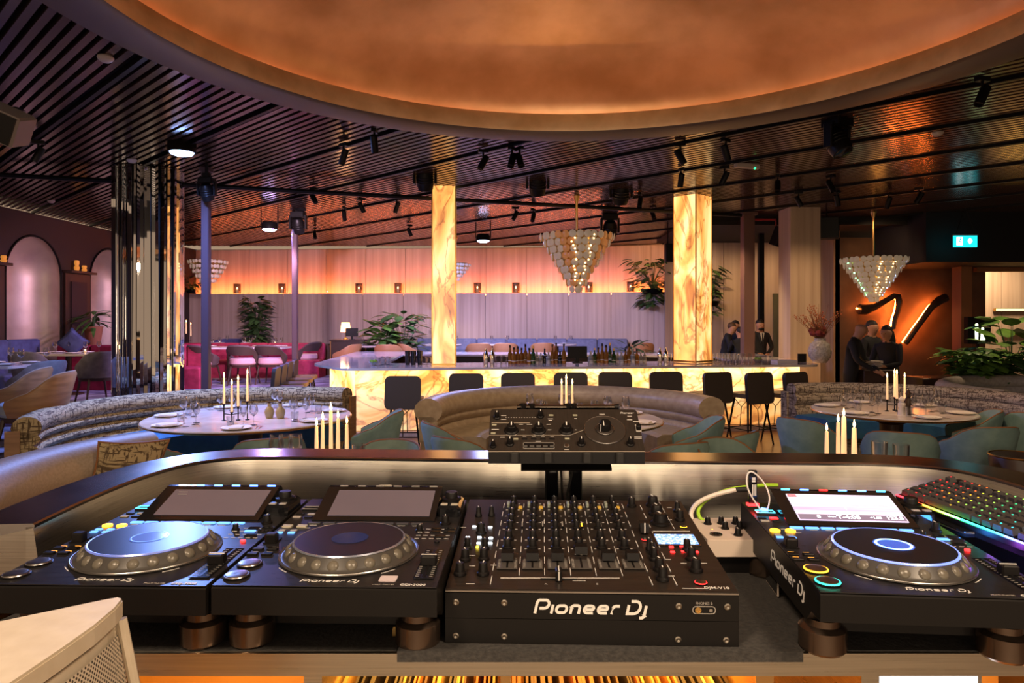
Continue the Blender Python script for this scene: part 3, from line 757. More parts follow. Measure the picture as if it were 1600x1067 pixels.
def lay(cx, cy, R, n, where, wh2, skip=()):
    ws_, ts_, ps_, cs_ = [], [], [], []
    for i in range(n):
        a = 2*PI*(i+.5)/n; ux, uy = math.cos(a), math.sin(a); z = .75
        ps_.append(put('p', (cx+ux*(R-.17), cy+uy*(R-.17), z), a+PI/2))
        vx, vy = -uy, ux
        cs_.append(put('c', (cx+ux*(R-.17)+vx*.19, cy+uy*(R-.17)+vy*.19, z), a+PI/2))
        ws_.append(put('w', (cx+ux*(R-.38)+vx*.12, cy+uy*(R-.38)+vy*.12, z), 0, None, (1, 1, random.choice((.95, 1.08, 1.2)))))
        ws_.append(put('w', (cx+ux*(R-.44)+vx*.02, cy+uy*(R-.44)+vy*.02, z), 0, None, (.9, .9, random.choice((.85, 1)))))
        ts_.append(put('t', (cx+ux*(R-.34)-vx*.08, cy+uy*(R-.34)-vy*.08, z)))
    for L, k, g in ((ws_, 'stemmed wine glass', 'wine glasses'), (ts_, 'low water glass', 'water glasses'), (ps_, 'white plate with napkin', 'plates'), (cs_, 'fork and knife pair', 'cutlery')):
        for o in L: o['group'] = g+' on the '+wh2
        rank(L, '%s '+k+' on '+where)
lay(*TL, 1.02, 7, 'the left round table', 'left round table')
lay(*TC, .86, 6, 'the centre round table', 'centre round table')
lay(*TR, .82, 6, 'the right round table', 'right round table')
def candle(label, x, y, z, h, r=.011, group=None, light=0):
    t = thing('taper_candle', label, 'candle', (x, y, z), 0, group)
    s = MB(); s.lathe([(r*1.15, 0), (r, h*.5), (r*.8, h-.006), (r*.5, h)], 10); s.build('taper', WAX, t)
    s = MB(); s.lathe([(.001, h+.001), (.007, h+.012), (.0085, h+.021), (.004, h+.040), (.0003, h+.055)], 8); s.build('flame', FLAME, t)
    return t
def holder(label, x, y, z, spots):
    t = thing('candle_holder', label, 'candle holder', (x, y, z))
    for dx, dy, h in spots:
        s = MB(); s.lathe([(.022, 0), (.024, .006), (.006, .012), (.006, h-.03), (.010, h-.02), (.018, h), (.012, h), (.0, h-.012)], 10, (dx, dy, 0), caps=False); s.build('candle_cup', SATIN, t)
    s = MB(); pts = [(a, b, .07) for a, b, _ in spots]; s.tube(pts, .005, 6); s.build('cross_bar', SATIN, t)
def cluster(cx, cy, z, where, spots, L=.26):
    holder('black candle holder on the '+where, cx, cy, z, [(a, b, h) for a, b, h, _ in spots])
    cs = [candle('x', cx+a, cy+b, z+h-.012, l, group='candles on the '+where) for a, b, h, l in spots]
    rank(cs, '%s lit taper candle in the holder on the '+where)
    lamp('POINT', 'candle_light', (cx, cy, z+.48), (1, .5, .18), 5, size=.05)
cluster(TL[0]-.03, TL[1]-.3, .75, 'left round table', [(-.11, -.02, .17, .27), (.0, -.10, .10, .28), (.015, .02, .14, .27), (.10, .04, .19, .28)][:4])
cluster(TC[0]-.12, TC[1]-.2, .75, 'centre round table', [(-.05, .0, .12, .26), (.0, .05, .14, .28), (.055, -.02, .13, .25)])
cluster(TR[0]+.0, TR[1]-.1, .75, 'right round table', [(-.10, .0, .13, .25), (-.01, -.03, .14, .28), (.01, .05, .15, .27), (.11, .03, .12, .26)])
# candles standing just beyond the ledge
def free(cxs, y, where):
    cs = []
    for px, py in cxs:
        h = Z(py, y)-.75-.045
        t = candle('x', X(px, y), y+random.uniform(-.02, .02), .765, h-.015, .013 if px < 1320 else .017, 'candles standing on the '+where)
        s = MB(); s.lathe([(.035, -.015), (.035, -.008), (.016, .0), (.017, .02)], 12); s.build('candle_cup', SATIN, t); cs.append(t)
    rank(cs, '%s tall taper candle rising over the ledge '+('left' if y and cxs[0][0] < 900 else 'right')+' of the effects unit')
    lamp('POINT', 'candle_light', (X(cxs[len(cxs)//2][0], y), y, 1.2), (1, .5, .18), 3.5, size=.05)
free([(494, 655), (505, 645), (518, 630), (529, 642), (541, 652)], 4.55, 'hidden near left table')
free([(1293, 663), (1308, 648), (1320, 640), (1337, 658)], 4.55, 'hidden near right table')
gl = [put('w', (X(px, 4.6), 4.6, .75), 0, 'glasses over the ledge left', (1.2, 1.2, 1.15)) for px in (432, 446, 462)] + [put('t', (X(560, 4.5), 4.5, .75), 0, 'glasses over the ledge left', (1.2, 1.2, 1.9))]
rank(gl, '%s clear glass showing over the booth ledge by the five candles')
gl = [put('t', (X(px, 4.5), 4.5, .75), 0, 'glasses over the ledge right', (1.35, 1.35, k)) for px, k in ((1240, 1.2), (1374, 2.1), (1408, 1.9))]
rank(gl, '%s clear glass showing over the booth ledge by the four candles')
# salt, pepper and small jars on the tables
def shaker(label, x, y, mat, h=.14, r=.028):
    t = thing('pepper_mill', label, 'mill', (x, y, .75)); s = MB()
    s.lathe([(r, 0), (r, .01), (r*.7, h*.35), (r*.95, h*.6), (r*.5, h*.72)], 14); s.build('body', mat, t)
    s = MB(); s.lathe([(r*.5, h*.72), (r*.8, h*.85), (r*.3, h), (0, h+.004)], 14); s.build('head', mat, t)
def jar(label, x, y, mat, h=.15, r=.05):
    t = thing('small_jar', label, 'jar', (x, y, .75)); s = MB(); s.lathe([(r*.7, 0), (r, h*.4), (r*.8, h*.62), (r*.35, h*.8), (r*.42, h)], 16); s.build('body', mat, t)
    s = MB(); s.lathe([(r*.3, h), (r*.3, h+.02), (0, h+.02)], 10); s.build('stopper', DWOOD, t)
OLIVE = M('olive oil ceramic', (.36, .30, .17), .3)
jar('squat cream jar left of its twin beside the candles on the left table', TL[0]+.24, TL[1]-.12, OLIVE)
jar('squat cream jar right of its twin beside the candles on the left table', TL[0]+.36, TL[1]-.14, OLIVE)
shaker('white mill left of the dark one on the right round table', TR[0]-.10, TR[1]-.38, LINEN, .19, .04)
shaker('dark wooden mill beside the white one on the right round table', TR[0]-.02, TR[1]-.36, DWOOD, .26, .035)
shaker('small dark mill on the centre table right of the candles', TC[0]+.12, TC[1]-.1, DWOOD, .15)
# ---- bar stools
def bar_stool():
    t = thing('bar_stool', 'x', 'stool'); bw = .47
    T = Matrix.Translation((0, -.20, .80)) @ Matrix.Rotation(-.10+PI/2, 4, 'X')
    s = MB(); s.prism(rrect(bw, .44, .07), -.035, .02, T=T); s.build('backrest', STOOLM, t)
    s = MB(); s.prism(rrect(bw, .42, .09, cx=0, cy=0), .66, .72); s.build('seat', M('olive tan stool seat', (.16, .11, .06), .45), t)
    for sx in (-1, 1):
        for sy in (-1, 1):
            b = MB(); leg(b, sx*.15, sy*.13, .66, sx*.08, sy*.09, .011, .016); b.build('leg', SATIN, t)
    b = MB(); q_ = [(-.205, -.19), (.205, -.19), (.205, .19), (-.205, .19)]; b.tube([(x, y, .22) for x, y in q_], .008, 6, closed=True); b.build('footrest', SATIN, t)
    for sy in (-1, 1):
        b = MB(); b.tube([(-.15, sy*.14, .64), (0, sy*.16, .50), (.15, sy*.14, .64)], .006, 5); b.tube([(0, sy*.16, .50), (0, sy*.19, .22)], .006, 5); b.build('y_brace', SATIN, t)
    return t
st0 = bar_stool(); k = 0
L1 = ['first dark bar stool of the front row, standing alone left of the taupe sofa', 'second dark bar stool of the front row, right of the slim onyx pillar',
      'third dark bar stool of the front row counted from the left', 'fourth dark bar stool of the front row, behind the centre candles',
      'fifth dark bar stool of the front row, right behind the taupe sofa', 'sixth dark bar stool, behind the right end of the taupe sofa',
      'seventh dark bar stool, first of the three shown with full legs on the right', 'eighth dark bar stool, middle of the three angled on the right',
      'last dark bar stool of the front row, beside the right round table']
for (px, y, r_), lb in zip(((633, 9.1, 0), (730, 9.55, .0), (809, 9.62, 0), (890, 9.7, 0), (958, 9.8, 0), (1035, 9.85, .05), (1108, 9.75, .38), (1171, 9.7, .42), (1226, 9.75, .5)), L1):
    o = st0 if k == 0 else dup(st0); k += 1
    o.location = (X(px, y), y, 0); o.rotation_euler = (0, 0, r_); o['label'] = lb; o['group'] = 'bar stools along the front of the bar'
sd = []
for i, (x, y) in enumerate(((-3.42, 10.6), (-3.55, 11.3), (-3.68, 12.0), (-3.8, 12.7))):
    o = dup(st0, (x-.05, y, 0), -PI/2+.15); o['group'] = 'bar stools along the left end of the bar'
    o['label'] = ('nearest', 'second nearest', 'third nearest', 'farthest')[i]+' of the dark stools lined up at the left end of the bar'
# ================================================================ THE DJ BOOTH
TZ = 1.25                                                    # height of the work surface
INNER = [(-.838, 1.195), (-.848, 1.315), (-.852, 1.45), (-.842, 1.58), (-.815, 1.69), (-.755, 1.76), (-.66, 1.785), (-.33, 1.765), (0, 1.745),
         (.388, 1.727), (.80, 1.712), (.92, 1.702), (1.0, 1.68), (1.05, 1.645), (1.08, 1.59), (1.094, 1.52), (1.098, 1.44), (1.10, .95)]
def smooth(pl, it=2):
    for _ in range(it):
        q = [pl[0]]
        for a, b in zip(pl, pl[1:]): q += [(a[0]*.75+b[0]*.25, a[1]*.75+b[1]*.25), (a[0]*.25+b[0]*.75, a[1]*.25+b[1]*.75)]
        pl = q+[pl[-1]]
    return pl
IN = smooth(INNER)
def normals(pl):
    out = []
    for i, p in enumerate(pl):
        a, b = Vector(pl[max(0, i-1)]), Vector(pl[min(len(pl)-1, i+1)]); d = (b-a).normalized(); out.append((p[0], p[1], -d.y, d.x))
    return out
PATH = normals(IN)
booth = thing('booth_counter', 'stainless steel booth counter with raised curved ledge holding the decks', 'counter', (0, 0, 0))
s = MB(); s.sweep([(-.022, TZ-.02), (0, 1.388), (.012, 1.388), (.012, TZ-.02)], PATH, sm=True); s.build('inner_wall', STEEL, booth)
s = MB(); s.sweep([(-.002, 1.386), (-.002, 1.391), (.001, 1.394), (.114, 1.394), (.118, 1.390), (.118, 1.36), (-.0, 1.386)], PATH, sm=True); s.build('ledge_top', STEELT, booth)
s = MB(); s.sweep([(.085, .12), (.085, 1.36), (.11, 1.36), (.11, .12)], PATH, sm=True); s.build('outer_panel', DWOOD, booth)
s = MB(); s.box((-.898, 1.205, 1.32), (.112, .02, .14)); s.build('ledge_end_plate', STEEL, booth)
# work surface: three felt boards
ip = [p for p in IN if p[1] > 1.0]
s = MB(); s.prism([(-.88, 1.035), (-.175, 1.035), (-.175, 1.76)] + [p for p in reversed(IN) if p[0] < -.18], TZ-.012, TZ, 0); s.build('felt_board', FELT, booth)
s = MB(); s.prism([(-.172, 1.022), (.436, 1.022), (.50, 1.73), (-.172, 1.76)], TZ-.012, TZ+.004, 0); s.build('felt_board', FELT, booth)
s = MB(); s.prism([(.44, 1.035), (1.10, 1.03)] + [p for p in reversed(IN) if p[0] > .505 and p[1] > 1.05] + [(.503, 1.73)], TZ-.012, TZ, 0); s.build('felt_board', FELT, booth)
s = MB(); s.box((.12, 1.038, 1.2315), (2.06, .022, .034)); s.build('front_fascia', STEEL, booth)
s = MB(); s.box((.12, 1.4, 1.226), (1.94, .70, .012)); s.build('under_board', SATIN, booth)
# lit storage under the counter
cabm = PM('amber lit shelf lining', (.55, .27, .07), (.68, .36, .10), 3, (1, 1, 1), .5)
s = MB(); s.box((.12, 1.52, .75), (1.94, .02, .9)); s.build('storage_back', cabm, booth)
s = MB(); s.box((.12, 1.27, .60), (1.94, .50, .02)); s.build('storage_shelf', cabm, booth)
for px in (489, 790, 1195, 1360):
    s = MB(); s.box((X(px, 1.06), 1.29, .91), (.028 if px != 790 else .016, .46, .60)); s.build('divider', STEEL if px in (489, 1360) else cabm, booth)
for sx in (-.85, 1.09):
    s = MB(); s.box((sx, 1.28, .66), (.03, .5, 1.1)); s.build('end_panel', DWOOD, booth)
for x0, x1 in ((-.82, -.34), (-.28, .37), (.41, .53), (.58, 1.06)):
    s = MB(); s.box(((x0+x1)/2, 1.48, 1.20), (x1-x0, .014, .014)); s.build('shelf_light', glow('amber shelf LED', (1, .42, .05), 10), booth)
    s = MB(); s.box(((x0+x1)/2, 1.075, 1.210), (x1-x0, .008, .010)); s.build('shelf_light', glow('amber shelf LED', (1, .42, .05), 10), booth)
    lo = lamp('AREA', 'shelf_glow', ((x0+x1)/2, 1.28, 1.215), (1, .45, .07), 3.2*(x1-x0)/.5, ((x0+x1)/2, 1.28, .6), .2); lo.data.shape = 'RECTANGLE'; lo.data.size = .25; lo.data.size_y = x1-x0; lo.rotation_euler = (0, 0, PI/2)
# record sleeves standing under the mixer
cols = [M('sleeve %d' % i, c, .5) for i, c in enumerate(((.5, .22, .05), (.62, .42, .16), (.10, .05, .03), (.35, .10, .03), (.7, .55, .3), (.03, .02, .02), (.45, .3, .12)))]
um = None; x = -.288
while x < .386:
    if abs(x-X(790, 1.06)) < .013: x += .007; continue
    th = random.choice((.003, .004, .006)); hh = random.uniform(.520, .535)
    if um is None or random.random() < .4:
        s = MB(); s.box((0, 0, hh/2), (th, .31, hh)); o = s.build('record_sleeve', random.choice(cols)); um = o
    else: o = um.copy(); C.objects.link(o)
    o.location = (x, 1.225+random.uniform(-.004, .006), .611); o.rotation_euler = (0, random.uniform(-.015, .015), 0)
    tag(o, 'thin record sleeve standing upright in the amber lit shelf under the mixer', 'record', 'record sleeves under the mixer')
    x += th+random.uniform(.0035, .006)
s = MB(); s.box((0, 0, 0), (.19, .012, .26), 0); s.box((0, -.008, 0), (.17, .006, .24), 1)
o = s.build('white_tablet', [ALU, glow('white glow panel', (.8, .9, 1), 3)], None, (X(1446, 1.12), 1.13, 1.06))
tag(o, 'bright white panel standing in the shelf below the right deck', 'screen')
# ---- lettering drawn as strokes
def arc(cx, cy, rx, ry, a0, a1, n=8): return [(cx+rx*math.cos(math.radians(a0+(a1-a0)*i/n)), cy+ry*math.sin(math.radians(a0+(a1-a0)*i/n))) for i in range(n+1)]
GL = {'P': (1.02, [([(.06, 0), (.06, .62)]+arc(.22, .70, .16, .22, 180, 90, 4)+arc(.62, .64, .28, .28, 90, -90, 8)+[(.30, .36)], 0)]),
      'i': (.32, [([(.1, 0), (.1, .62)], 0)]),
      'o': (.92, [(arc(.28, .31, .22, .24, 270, 90, 8)+arc(.54, .31, .22, .24, 90, -90, 8), 1)]),
      'n': (.86, [([(.1, 0), (.1, .40)]+arc(.28, .40, .18, .17, 180, 90, 4)+arc(.48, .40, .18, .17, 90, 0, 4)+[(.66, 0)], 0)]),
      'e': (.90, [([(.72, .07), (.34, .07)]+arc(.30, .31, .22, .24, 270, 90, 8)+[(.50, .55)]+arc(.52, .42, .19, .13, 90, -60, 5)+[(.14, .31)], 0)]),
      'r': (.62, [([(.1, 0), (.1, .38)]+arc(.32, .37, .22, .19, 180, 90, 5)+[(.56, .56)], 0)]),
      ' ': (.38, []),
      'D': (1.05, [([(.22, .90), (.52, .90)]+arc(.55, .48, .36, .42, 90, -90, 9)+[(.10, .06), (.10, .66)], 0)]),
      'j': (.45, [([(.18, .62), (.18, -.06)]+arc(.02, -.06, .16, .17, 0, -90, 4)+[(-.12, -.23)], 0)])}
def logo(name, s_, h, mat, parent, loc, rot=(0, 0, 0), wd=.15, shear=.22, th=.0006):
    mb = MB(); x = 0; Q = []
    for ch in s_:
        adv, strokes = GL[ch]
        for pts, cl in strokes: Q.append(([((x+a+b*shear)*h, b*h) for a, b in pts], cl))
        x += adv*1.06
    W = x*h
    for pts, cl in Q: mb.strip([(a-W/2, b) for a, b in pts], wd*h, 0, th, 0, None, bool(cl))
    o = mb.build(name, mat, parent, loc); o.rotation_euler = rot; return o
# ---- knobs, buttons
KC = {}
def knob(par, x, y, z, r=.006, h=.013, style='w', a=0, name='knob', skirt=True):
    key = (round(r, 4), round(h, 4), style)
    if key not in KC:
        s = MB(); prof = ([(r*1.35, 0), (r*1.32, h*.18), (r*1.02, h*.28)] if skirt else [(r, 0)])+[(r*.86, h*.94), (r*.76, h), (0, h)]
        s.lathe(prof, 14, m=0); 
        s.box((0, r*.42, h+.0002), (r*.22, r*.9, .0009), 1); s.box((0, r*.92, h*.62), (r*.22, r*.12, h*.75), 1)
        m2 = {'w': WHITEP, 'y': LED['yellow'], 'g': GREYP}[style]
        me = s.build(name, [BLACK, m2], par); KC[key] = me; o = me
    else: o = KC[key].copy(); C.objects.link(o); o.parent = par; o.name = name
    o.location = (x, y, z); o.rotation_euler = (0, 0, a); return o
BC = {}
def button(par, x, y, z, w_, d_, mat, h=.003, name='button', rz=0, rnd=0):
    key = (round(w_, 4), round(d_, 4), mat.name, h, rnd)
    if key not in BC:
        s = MB()
        if rnd: s.lathe([(w_/2, 0), (w_/2, h*.8), (w_/2*.88, h), (0, h)], 14)
        else: s.box((0, 0, h/2), (w_, d_, h), ch=min(w_, d_, h)*.25)
        o = s.build(name, mat, par); BC[key] = o
    else: o = BC[key].copy(); C.objects.link(o); o.parent = par; o.name = name
    o.location = (x, y, z); o.rotation_euler = (0, 0, rz); return o
def ringbtn(par, x, y, z, r, ringm, name='button', h=.004):
    s = MB(); s.lathe([(r*1.22, 0), (r*1.24, h*.4), (r*1.12, h*.55)], 24, m=0); s.tube([(r*1.08*math.cos(2*PI*i/24), r*1.08*math.sin(2*PI*i/24), h*.6) for i in range(24)], r*.07, 6, 1, True)
    s.lathe([(r, 0), (r, h), (r*.8, h*1.15), (0, h)], 24, m=2); o = s.build(name, [BLACK, ringm, M('turned metal', (.45, .42, .38), .28, 1)], par, (x, y, z)); return o
def dashes(par, spots, mat=WHITEP, name='panel_print'):
    s = MB()
    for x, y, z, w_, d_ in spots: s.box((x, y, z+.0002), (w_, d_, .0004))
    o = s.build(name, mat, par); o['kind'] = 'stuff'; return o
SCRD = PM('sleeping display', (.085, .065, .085), (.12, .095, .115), 3, (1, 1, 1), .12, 0, em=.22)
SCRC = PM('wave display', (.66, .58, .74), (.40, .32, .50), 3, (1, 30, 1), .15, 0, em=.85, lo=.45, hi=.7)
# ================================================================ media players
def deck(label, fx, fy, yaw, st):
    """fx, fy: front left corner; st: 'blue', 'off' or 'on'"""
    c, sn = math.cos(yaw), math.sin(yaw); W, D = .329, .453
    t = thing('media_player', label, 'deck', (fx+c*W/2, fy+sn*W/2, TZ), yaw)
    zt = lambda y, d=0: .115+.014*y+d
    def prism_x(prof, x0, x1, name, mat, par=None):
        T = Matrix(((0, 0, 1, 0), (1, 0, 0, 0), (0, 1, 0, 0), (0, 0, 0, 1)))
        s = MB(); s.prism(prof, x0, x1, T=T); return s.build(name, mat, par or t)
    prism_x([(0, .072), (0, .110), (.005, .1135), (D, .1195), (D, .05), (.06, .05), (.035, .072)], -W/2, W/2, 'body', SATIN)
    prism_x([(.001, .1136), (.001, .1148), (D, .1215), (D, .119)], -W/2+.001, W/2-.001, 'control_panel', PANEL)
    s = MB(); s.box((0, .24, .036), (.25, .30, .03)); s.build('chassis', BLACK, t)
    for x in (-.135, .125):
        for y in (.075, .385):
            s = MB(); s.lathe([(.031, 0), (.0345, .004), (.0345, .034), (.030, .038), (.026, .040), (.026, .05)], 28, (x, y, 0)); s.build('foot', M('dark bronze metal foot', (.17, .12, .09), .25, .9), t)
    # jog wheel
    J = (0, .144); zj = zt(.144)
    jw = MB(); jw.lathe([(.1135, 0), (.1135, .001), (.1105, .0025), (.1085, .0012), (.105, .002), (.101, .006), (.0905, .019), (.088, .021), (0, .021)], 56)
    jo = jw.build('jog_wheel', M('jog side grey', (.055, .05, .045), .35), t, (J[0], J[1], zj))
    e = MB(); e.tube([(.112*math.cos(2*PI*i/56), .112*math.sin(2*PI*i/56), .002) for i in range(56)], .0009, 5, closed=True); e.build('jog_ring', ALU, jo)
    e = MB(); e.lathe([(.0905, .0195), (.0912, .0205), (.0895, .0225), (.0875, .0222)], 56, caps=False); e.build('jog_rim', M('jog rim '+st, (.55, .6, .75), .2, .8, em={'on': 1.4, 'blue': .35, 'off': 0}[st], emcol=(.15, .25, 1)), jo)
    e = MB(); e.lathe([(0.0, .0222), (.0875, .0222)], 56, caps=False); e.build('jog_top', M('jog vinyl', (.012, .012, .016), .30, 0), jo)
    e = MB(); e.lathe([(0, .0226), (.030, .0226)], 32, caps=False); e.build('jog_display', M('jog display '+st, {'on': (.02, .05, .2), 'blue': (.10, .16, .42), 'off': (.02, .022, .04)}[st], .12, em={'on': .5, 'blue': .3, 'off': .04}[st], emcol=(.08, .2, 1)), jo)
    if st != 'off':
        e = MB(); e.lathe([(.0235, .0230), (.0275, .0230)] if st == 'on' else [(.0262, .0230), (.0276, .0230)], 32, caps=False); e.build('display_ring', glow('jog ring '+st, (.20, .38, 1), 5 if st == 'on' else 1.2), jo)
    u = None
    for k in range(22):
        a = 2*PI*(k+.5)/22
        if u is None: e = MB(); e.ball((0, 0, 0), .0088, 12, sz=.42); u = e.build('finger_dimple', M('dimple grey', (.13, .115, .09), .3), jo); o = u
        else: o = u.copy(); C.objects.link(o)
        o.location = (.0975*math.cos(a), .0975*math.sin(a), .0105); o.rotation_euler = (0, .9, a)
    # screen module
    prism_x([(.300, zt(.3)-.002), (.304, zt(.3)+.002), (.414, zt(.41)+.0365), (.424, zt(.42)+.037), (.432, zt(.43)+.030), (.432, zt(.43)-.004)], -.115, .118, 'screen_housing', GLOSSB)
    sl = math.atan2(.0345+.0015, .110); 
    T = Matrix.Translation((.008, .359, zt(.359)+.0197)) @ Matrix.Rotation(sl, 4, 'X')
    s = MB(); s.box((0, 0, 0), (.196, .088, .0015), T=T); sc = s.build('display', SCRC if st == 'on' else SCRD, t)
    def onscr(w_, d_, x, y, mat, name='display_mark'):
        q = MB(); q.box((x, y, .0012), (w_, d_, .0006), T=T); q.build(name, mat, sc)
    if st == 'on':
        DK = M('display ink', (.25, .18, .3), .3, em=.3); PKW = M('waveform pink', (.9, .45, .5), .3, em=.8); WH = glow('display white', (1, 1, 1), 2.2)
        onscr(.190, .004, 0, .036, M('display grey', (.55, .5, .62), .3, em=.7)); onscr(.016, .008, -.088, .037, LED['red'])
        wf = MB()
        for i in range(90):
            hgt = .003+.010*abs(math.sin(i*.37)*math.cos(i*.113))*random.uniform(.4, 1); wf.box((-.095+i*.0021, .006, .0013), (.0015, hgt, .0006), T=T)
        wf.build('waveform', PKW, sc); onscr(.0012, .030, .0, .008, WH)
        onscr(.192, .016, 0, -.034, M('display footer', (.22, .18, .28), .3, em=.4))
        for sx, st_, szz in ((-.006, 'T-4:08', .016), (.043, '+1.08', .009), (.077, '123.8', .014), (-.060, '0', .014)):
            tt = txt('display_text', st_, szz, sc, (0, 0, 0), (sl, 0, 0), WH); tt.location = T @ Vector((sx, -.034, .0018))
        onscr(.014, .004, -.036, -.033, WH)
    elif st == 'blue':
        for x, y in ((-.078, .034), (-.076, .026)): onscr(.018, .0014, x, y, GREYP)
    for k in range(6):
        m = {'on': (LED['cyan'], LED['blue'], LED['red'], LED['blue'], LED['blue'], LED['cyan']), 'blue': (LED['white'], LED['blue'], LED['blue'], LED['blue'], LED['blue'], LED['blue']), 'off': (GREYP,)*6}[st][k]
        T2 = Matrix.Translation((-.085+.037*k, .4185, zt(.41)+.0378)) ; s = MB(); s.box((0, 0, 0), (.016, .0028, .0016), T=T2); s.build('source_button', m, t)
    if st == 'off': s = MB(); s.box((0, 0, 0), (.026, .0028, .0016), T=Matrix.Translation((.0, .423, zt(.41)+.038))); s.build('status_bar', CREAMB, t)
    # browse encoder on its raised plate
    s = MB(); s.box((.141, .375, zt(.37)+.010), (.044, .084, .022), ch=.005); s.build('encoder_plate', GLOSSB, t)
    s = MB(); s.lathe([(.0195, 0), (.0195, .003), (.0165, .004)], 24, m=0); s.lathe([(.0165, .002), (.0135, .0035)], 24, m=1, caps=False); s.lathe([(.0125, 0), (.0125, .013), (.011, .015), (0, .015)], 20, m=0)
    s.build('browse_encoder', [BLACK, LED['white'] if st == 'on' else LED['dim blue'] if st == 'blue' else GREYP], t, (.141, .385, zt(.385)+.021))
    for dx in (-.010, .010): button(t, .141+dx, .345, zt(.345)+.021, .013, .010, CREAMB if st == 'off' else GREYP, .002)
    # eight hot cue keys
    for k in range(8): button(t, -.105+.0275*k, .288, zt(.288), .023, .008, M('hot cue '+st, (.05, .05, .055), .4, em=0) if st == 'off' else LED['dim blue'], .0025, 'hot_cue_button')
    dashes(t, [(-.105+.0275*k, .279, zt(.279), .014, .0012) for k in range(8)]+[(-.15+.02*k, .262+.02*(k % 2), zt(.27), .010, .0012) for k in range(3)]+[(.10+.013*(k % 5), .262-.018*(k//5), zt(.25), .008, .0011) for k in range(20)])
    button(t, -.137, .375, zt(.37), .036, .022, GLOSSB, .004, 'port_door'); s = MB(); s.tube([(-.137+a*.017, .375+b*.009, zt(.37)+.0045) for a, b in ((-1, -1), (1, -1), (1, 1), (-1, 1))], .0007, 4, closed=True); s.build('port_light', LED['cyan'] if st != 'off' else GREYP, t)
    for k in range(6): button(t, -.151+.022*(k % 3), .345-.020*(k//3), zt(.34), .015, .008, (LED['red'] if st == 'on' and k == 1 else GREYP if k % 2 else BLACK), .002)
    AMB = CREAMB if st == 'off' else LED['amber']
    for dx in (0, .027):
        button(t, -.149+dx, .268, zt(.268), .018, .012, AMB, .003, 'loop_button', rnd=0 if st == 'off' else 1)
        for k in range(2): button(t, -.151+dx*.8, .246-.014*k, zt(.24), .012, .007, LED['dim blue'] if st == 'blue' or k else GREYP, .002)
    s = MB(); s.box((-.147, .19, zt(.19)+.001), (.022, .030, .002)); s.box((-.147, .186, zt(.19)+.008), (.020, .016, .015), ch=.002); s.build('direction_lever', BLACK, t)
    for k in range(2):
        for dx in (-.012, .012):
            o = button(t, -.143+dx, .148-.024*k, zt(.14), .017, .010, BLACK, .003, 'search_button'); button(t, -.143+dx, .148-.024*k+.011, zt(.14), .010, .0025, LED['dim amber'] if st == 'on' or st == 'blue' else GREYP, .001, 'button_light')
    ringbtn(t, -.142, .082, zt(.08), .0158, LED['amber'] if st == 'on' else ALU, 'cue_button')
    ringbtn(t, -.142, .034, zt(.034), .0158, LED['teal'] if st == 'on' else ALU, 'play_button')
    knob(t, .140, .292, zt(.29), .0075, .016, 'w', .1, 'vinyl_speed_knob'); knob(t, .098, .252, zt(.25), .0055, .011, 'w', -.3, 'small_knob')
    for k in range(4): button(t, .128+.024*(k % 2), .262-.018*(k//2), zt(.25), .019, .009, (LED['dim blue'] if st != 'off' and k == 2 else GLOSSB), .002)
    button(t, .140, .217, zt(.21), .020, .010, GLOSSB, .003); button(t, .138, .190, zt(.19), .009, .009, LED['red'] if st != 'off' else BLACK, .003, rnd=1)
    # tempo slider
    s = MB(); s.box((.140, .092, zt(.09)+.0006), (.030, .128, .0014), 0); s.box((.140, .092, zt(.09)+.0014), (.004, .122, .0006), 1)
    for k in range(15): s.box((.1295, .036+.008*k, zt(.09)+.0015), (.005, .0008, .0004), 2); s.box((.1505, .036+.008*k, zt(.09)+.0015), (.005, .0008, .0004), 2)
    s.build('tempo_slot', [GLOSSB, BLACK, GREYP], t)
    s = MB(); s.box((.140, .088, zt(.09)+.009), (.025, .018, .014), 0, ch=.002); s.box((.140, .088, zt(.09)+.0163), (.024, .002, .001), 1); s.build('tempo_slider', [BLACK, WHITEP], t)
    logo('maker_lettering', 'Pioneer Dj', .0112, WHITEP, t, (.004, .0145, zt(.02)+.0004), th=.0003)
    txt('model_lettering', 'CDJ-3000', .0085, t, (.128, .0085, zt(.01)+.0004), (0, 0, 0), WHITEP, sx=1.1, bold=.0001)
    txt('type_lettering', 'MULTI PLAYER', .0045, t, (.085, .008, zt(.01)+.0004), (0, 0, 0), GREYP, sx=1.1)
    logo('side_lettering', 'Pioneer Dj', .0225, WHITEP, t, (-W/2-.0004, .15, .076), (PI/2, 0, -PI/2), th=.0004)
    s = MB()
    for sg in (-1, 1):
        s.strip([(J[0]+.118*math.cos(a), J[1]+.118*math.sin(a)) for a in (math.radians(-90+sg*q) for q in (38, 42, 46, 50))], .0012, zt(.05)-.0002, zt(.05)+.0004)
    s.build('jog_print', WHITEP, t)
    if st == 'off':
        s = MB(); s.prism(rrect(.026, .022, .003, 3, .088, .030), zt(.03), zt(.03)+.0008); s.build('paper_sticker', M('pale sticker', (.62, .52, .54), .6), t)
    return t
YW = -.028
deck('leftmost black media player, its jog wheel lit blue', -.772, .997, YW, 'blue')
deck('middle black media player, screen asleep, beside the mixer', -.437, .992, YW, 'off')
deck('right black media player with bright waveform screen beside the keyboard', .437, .968, -.085, 'on')
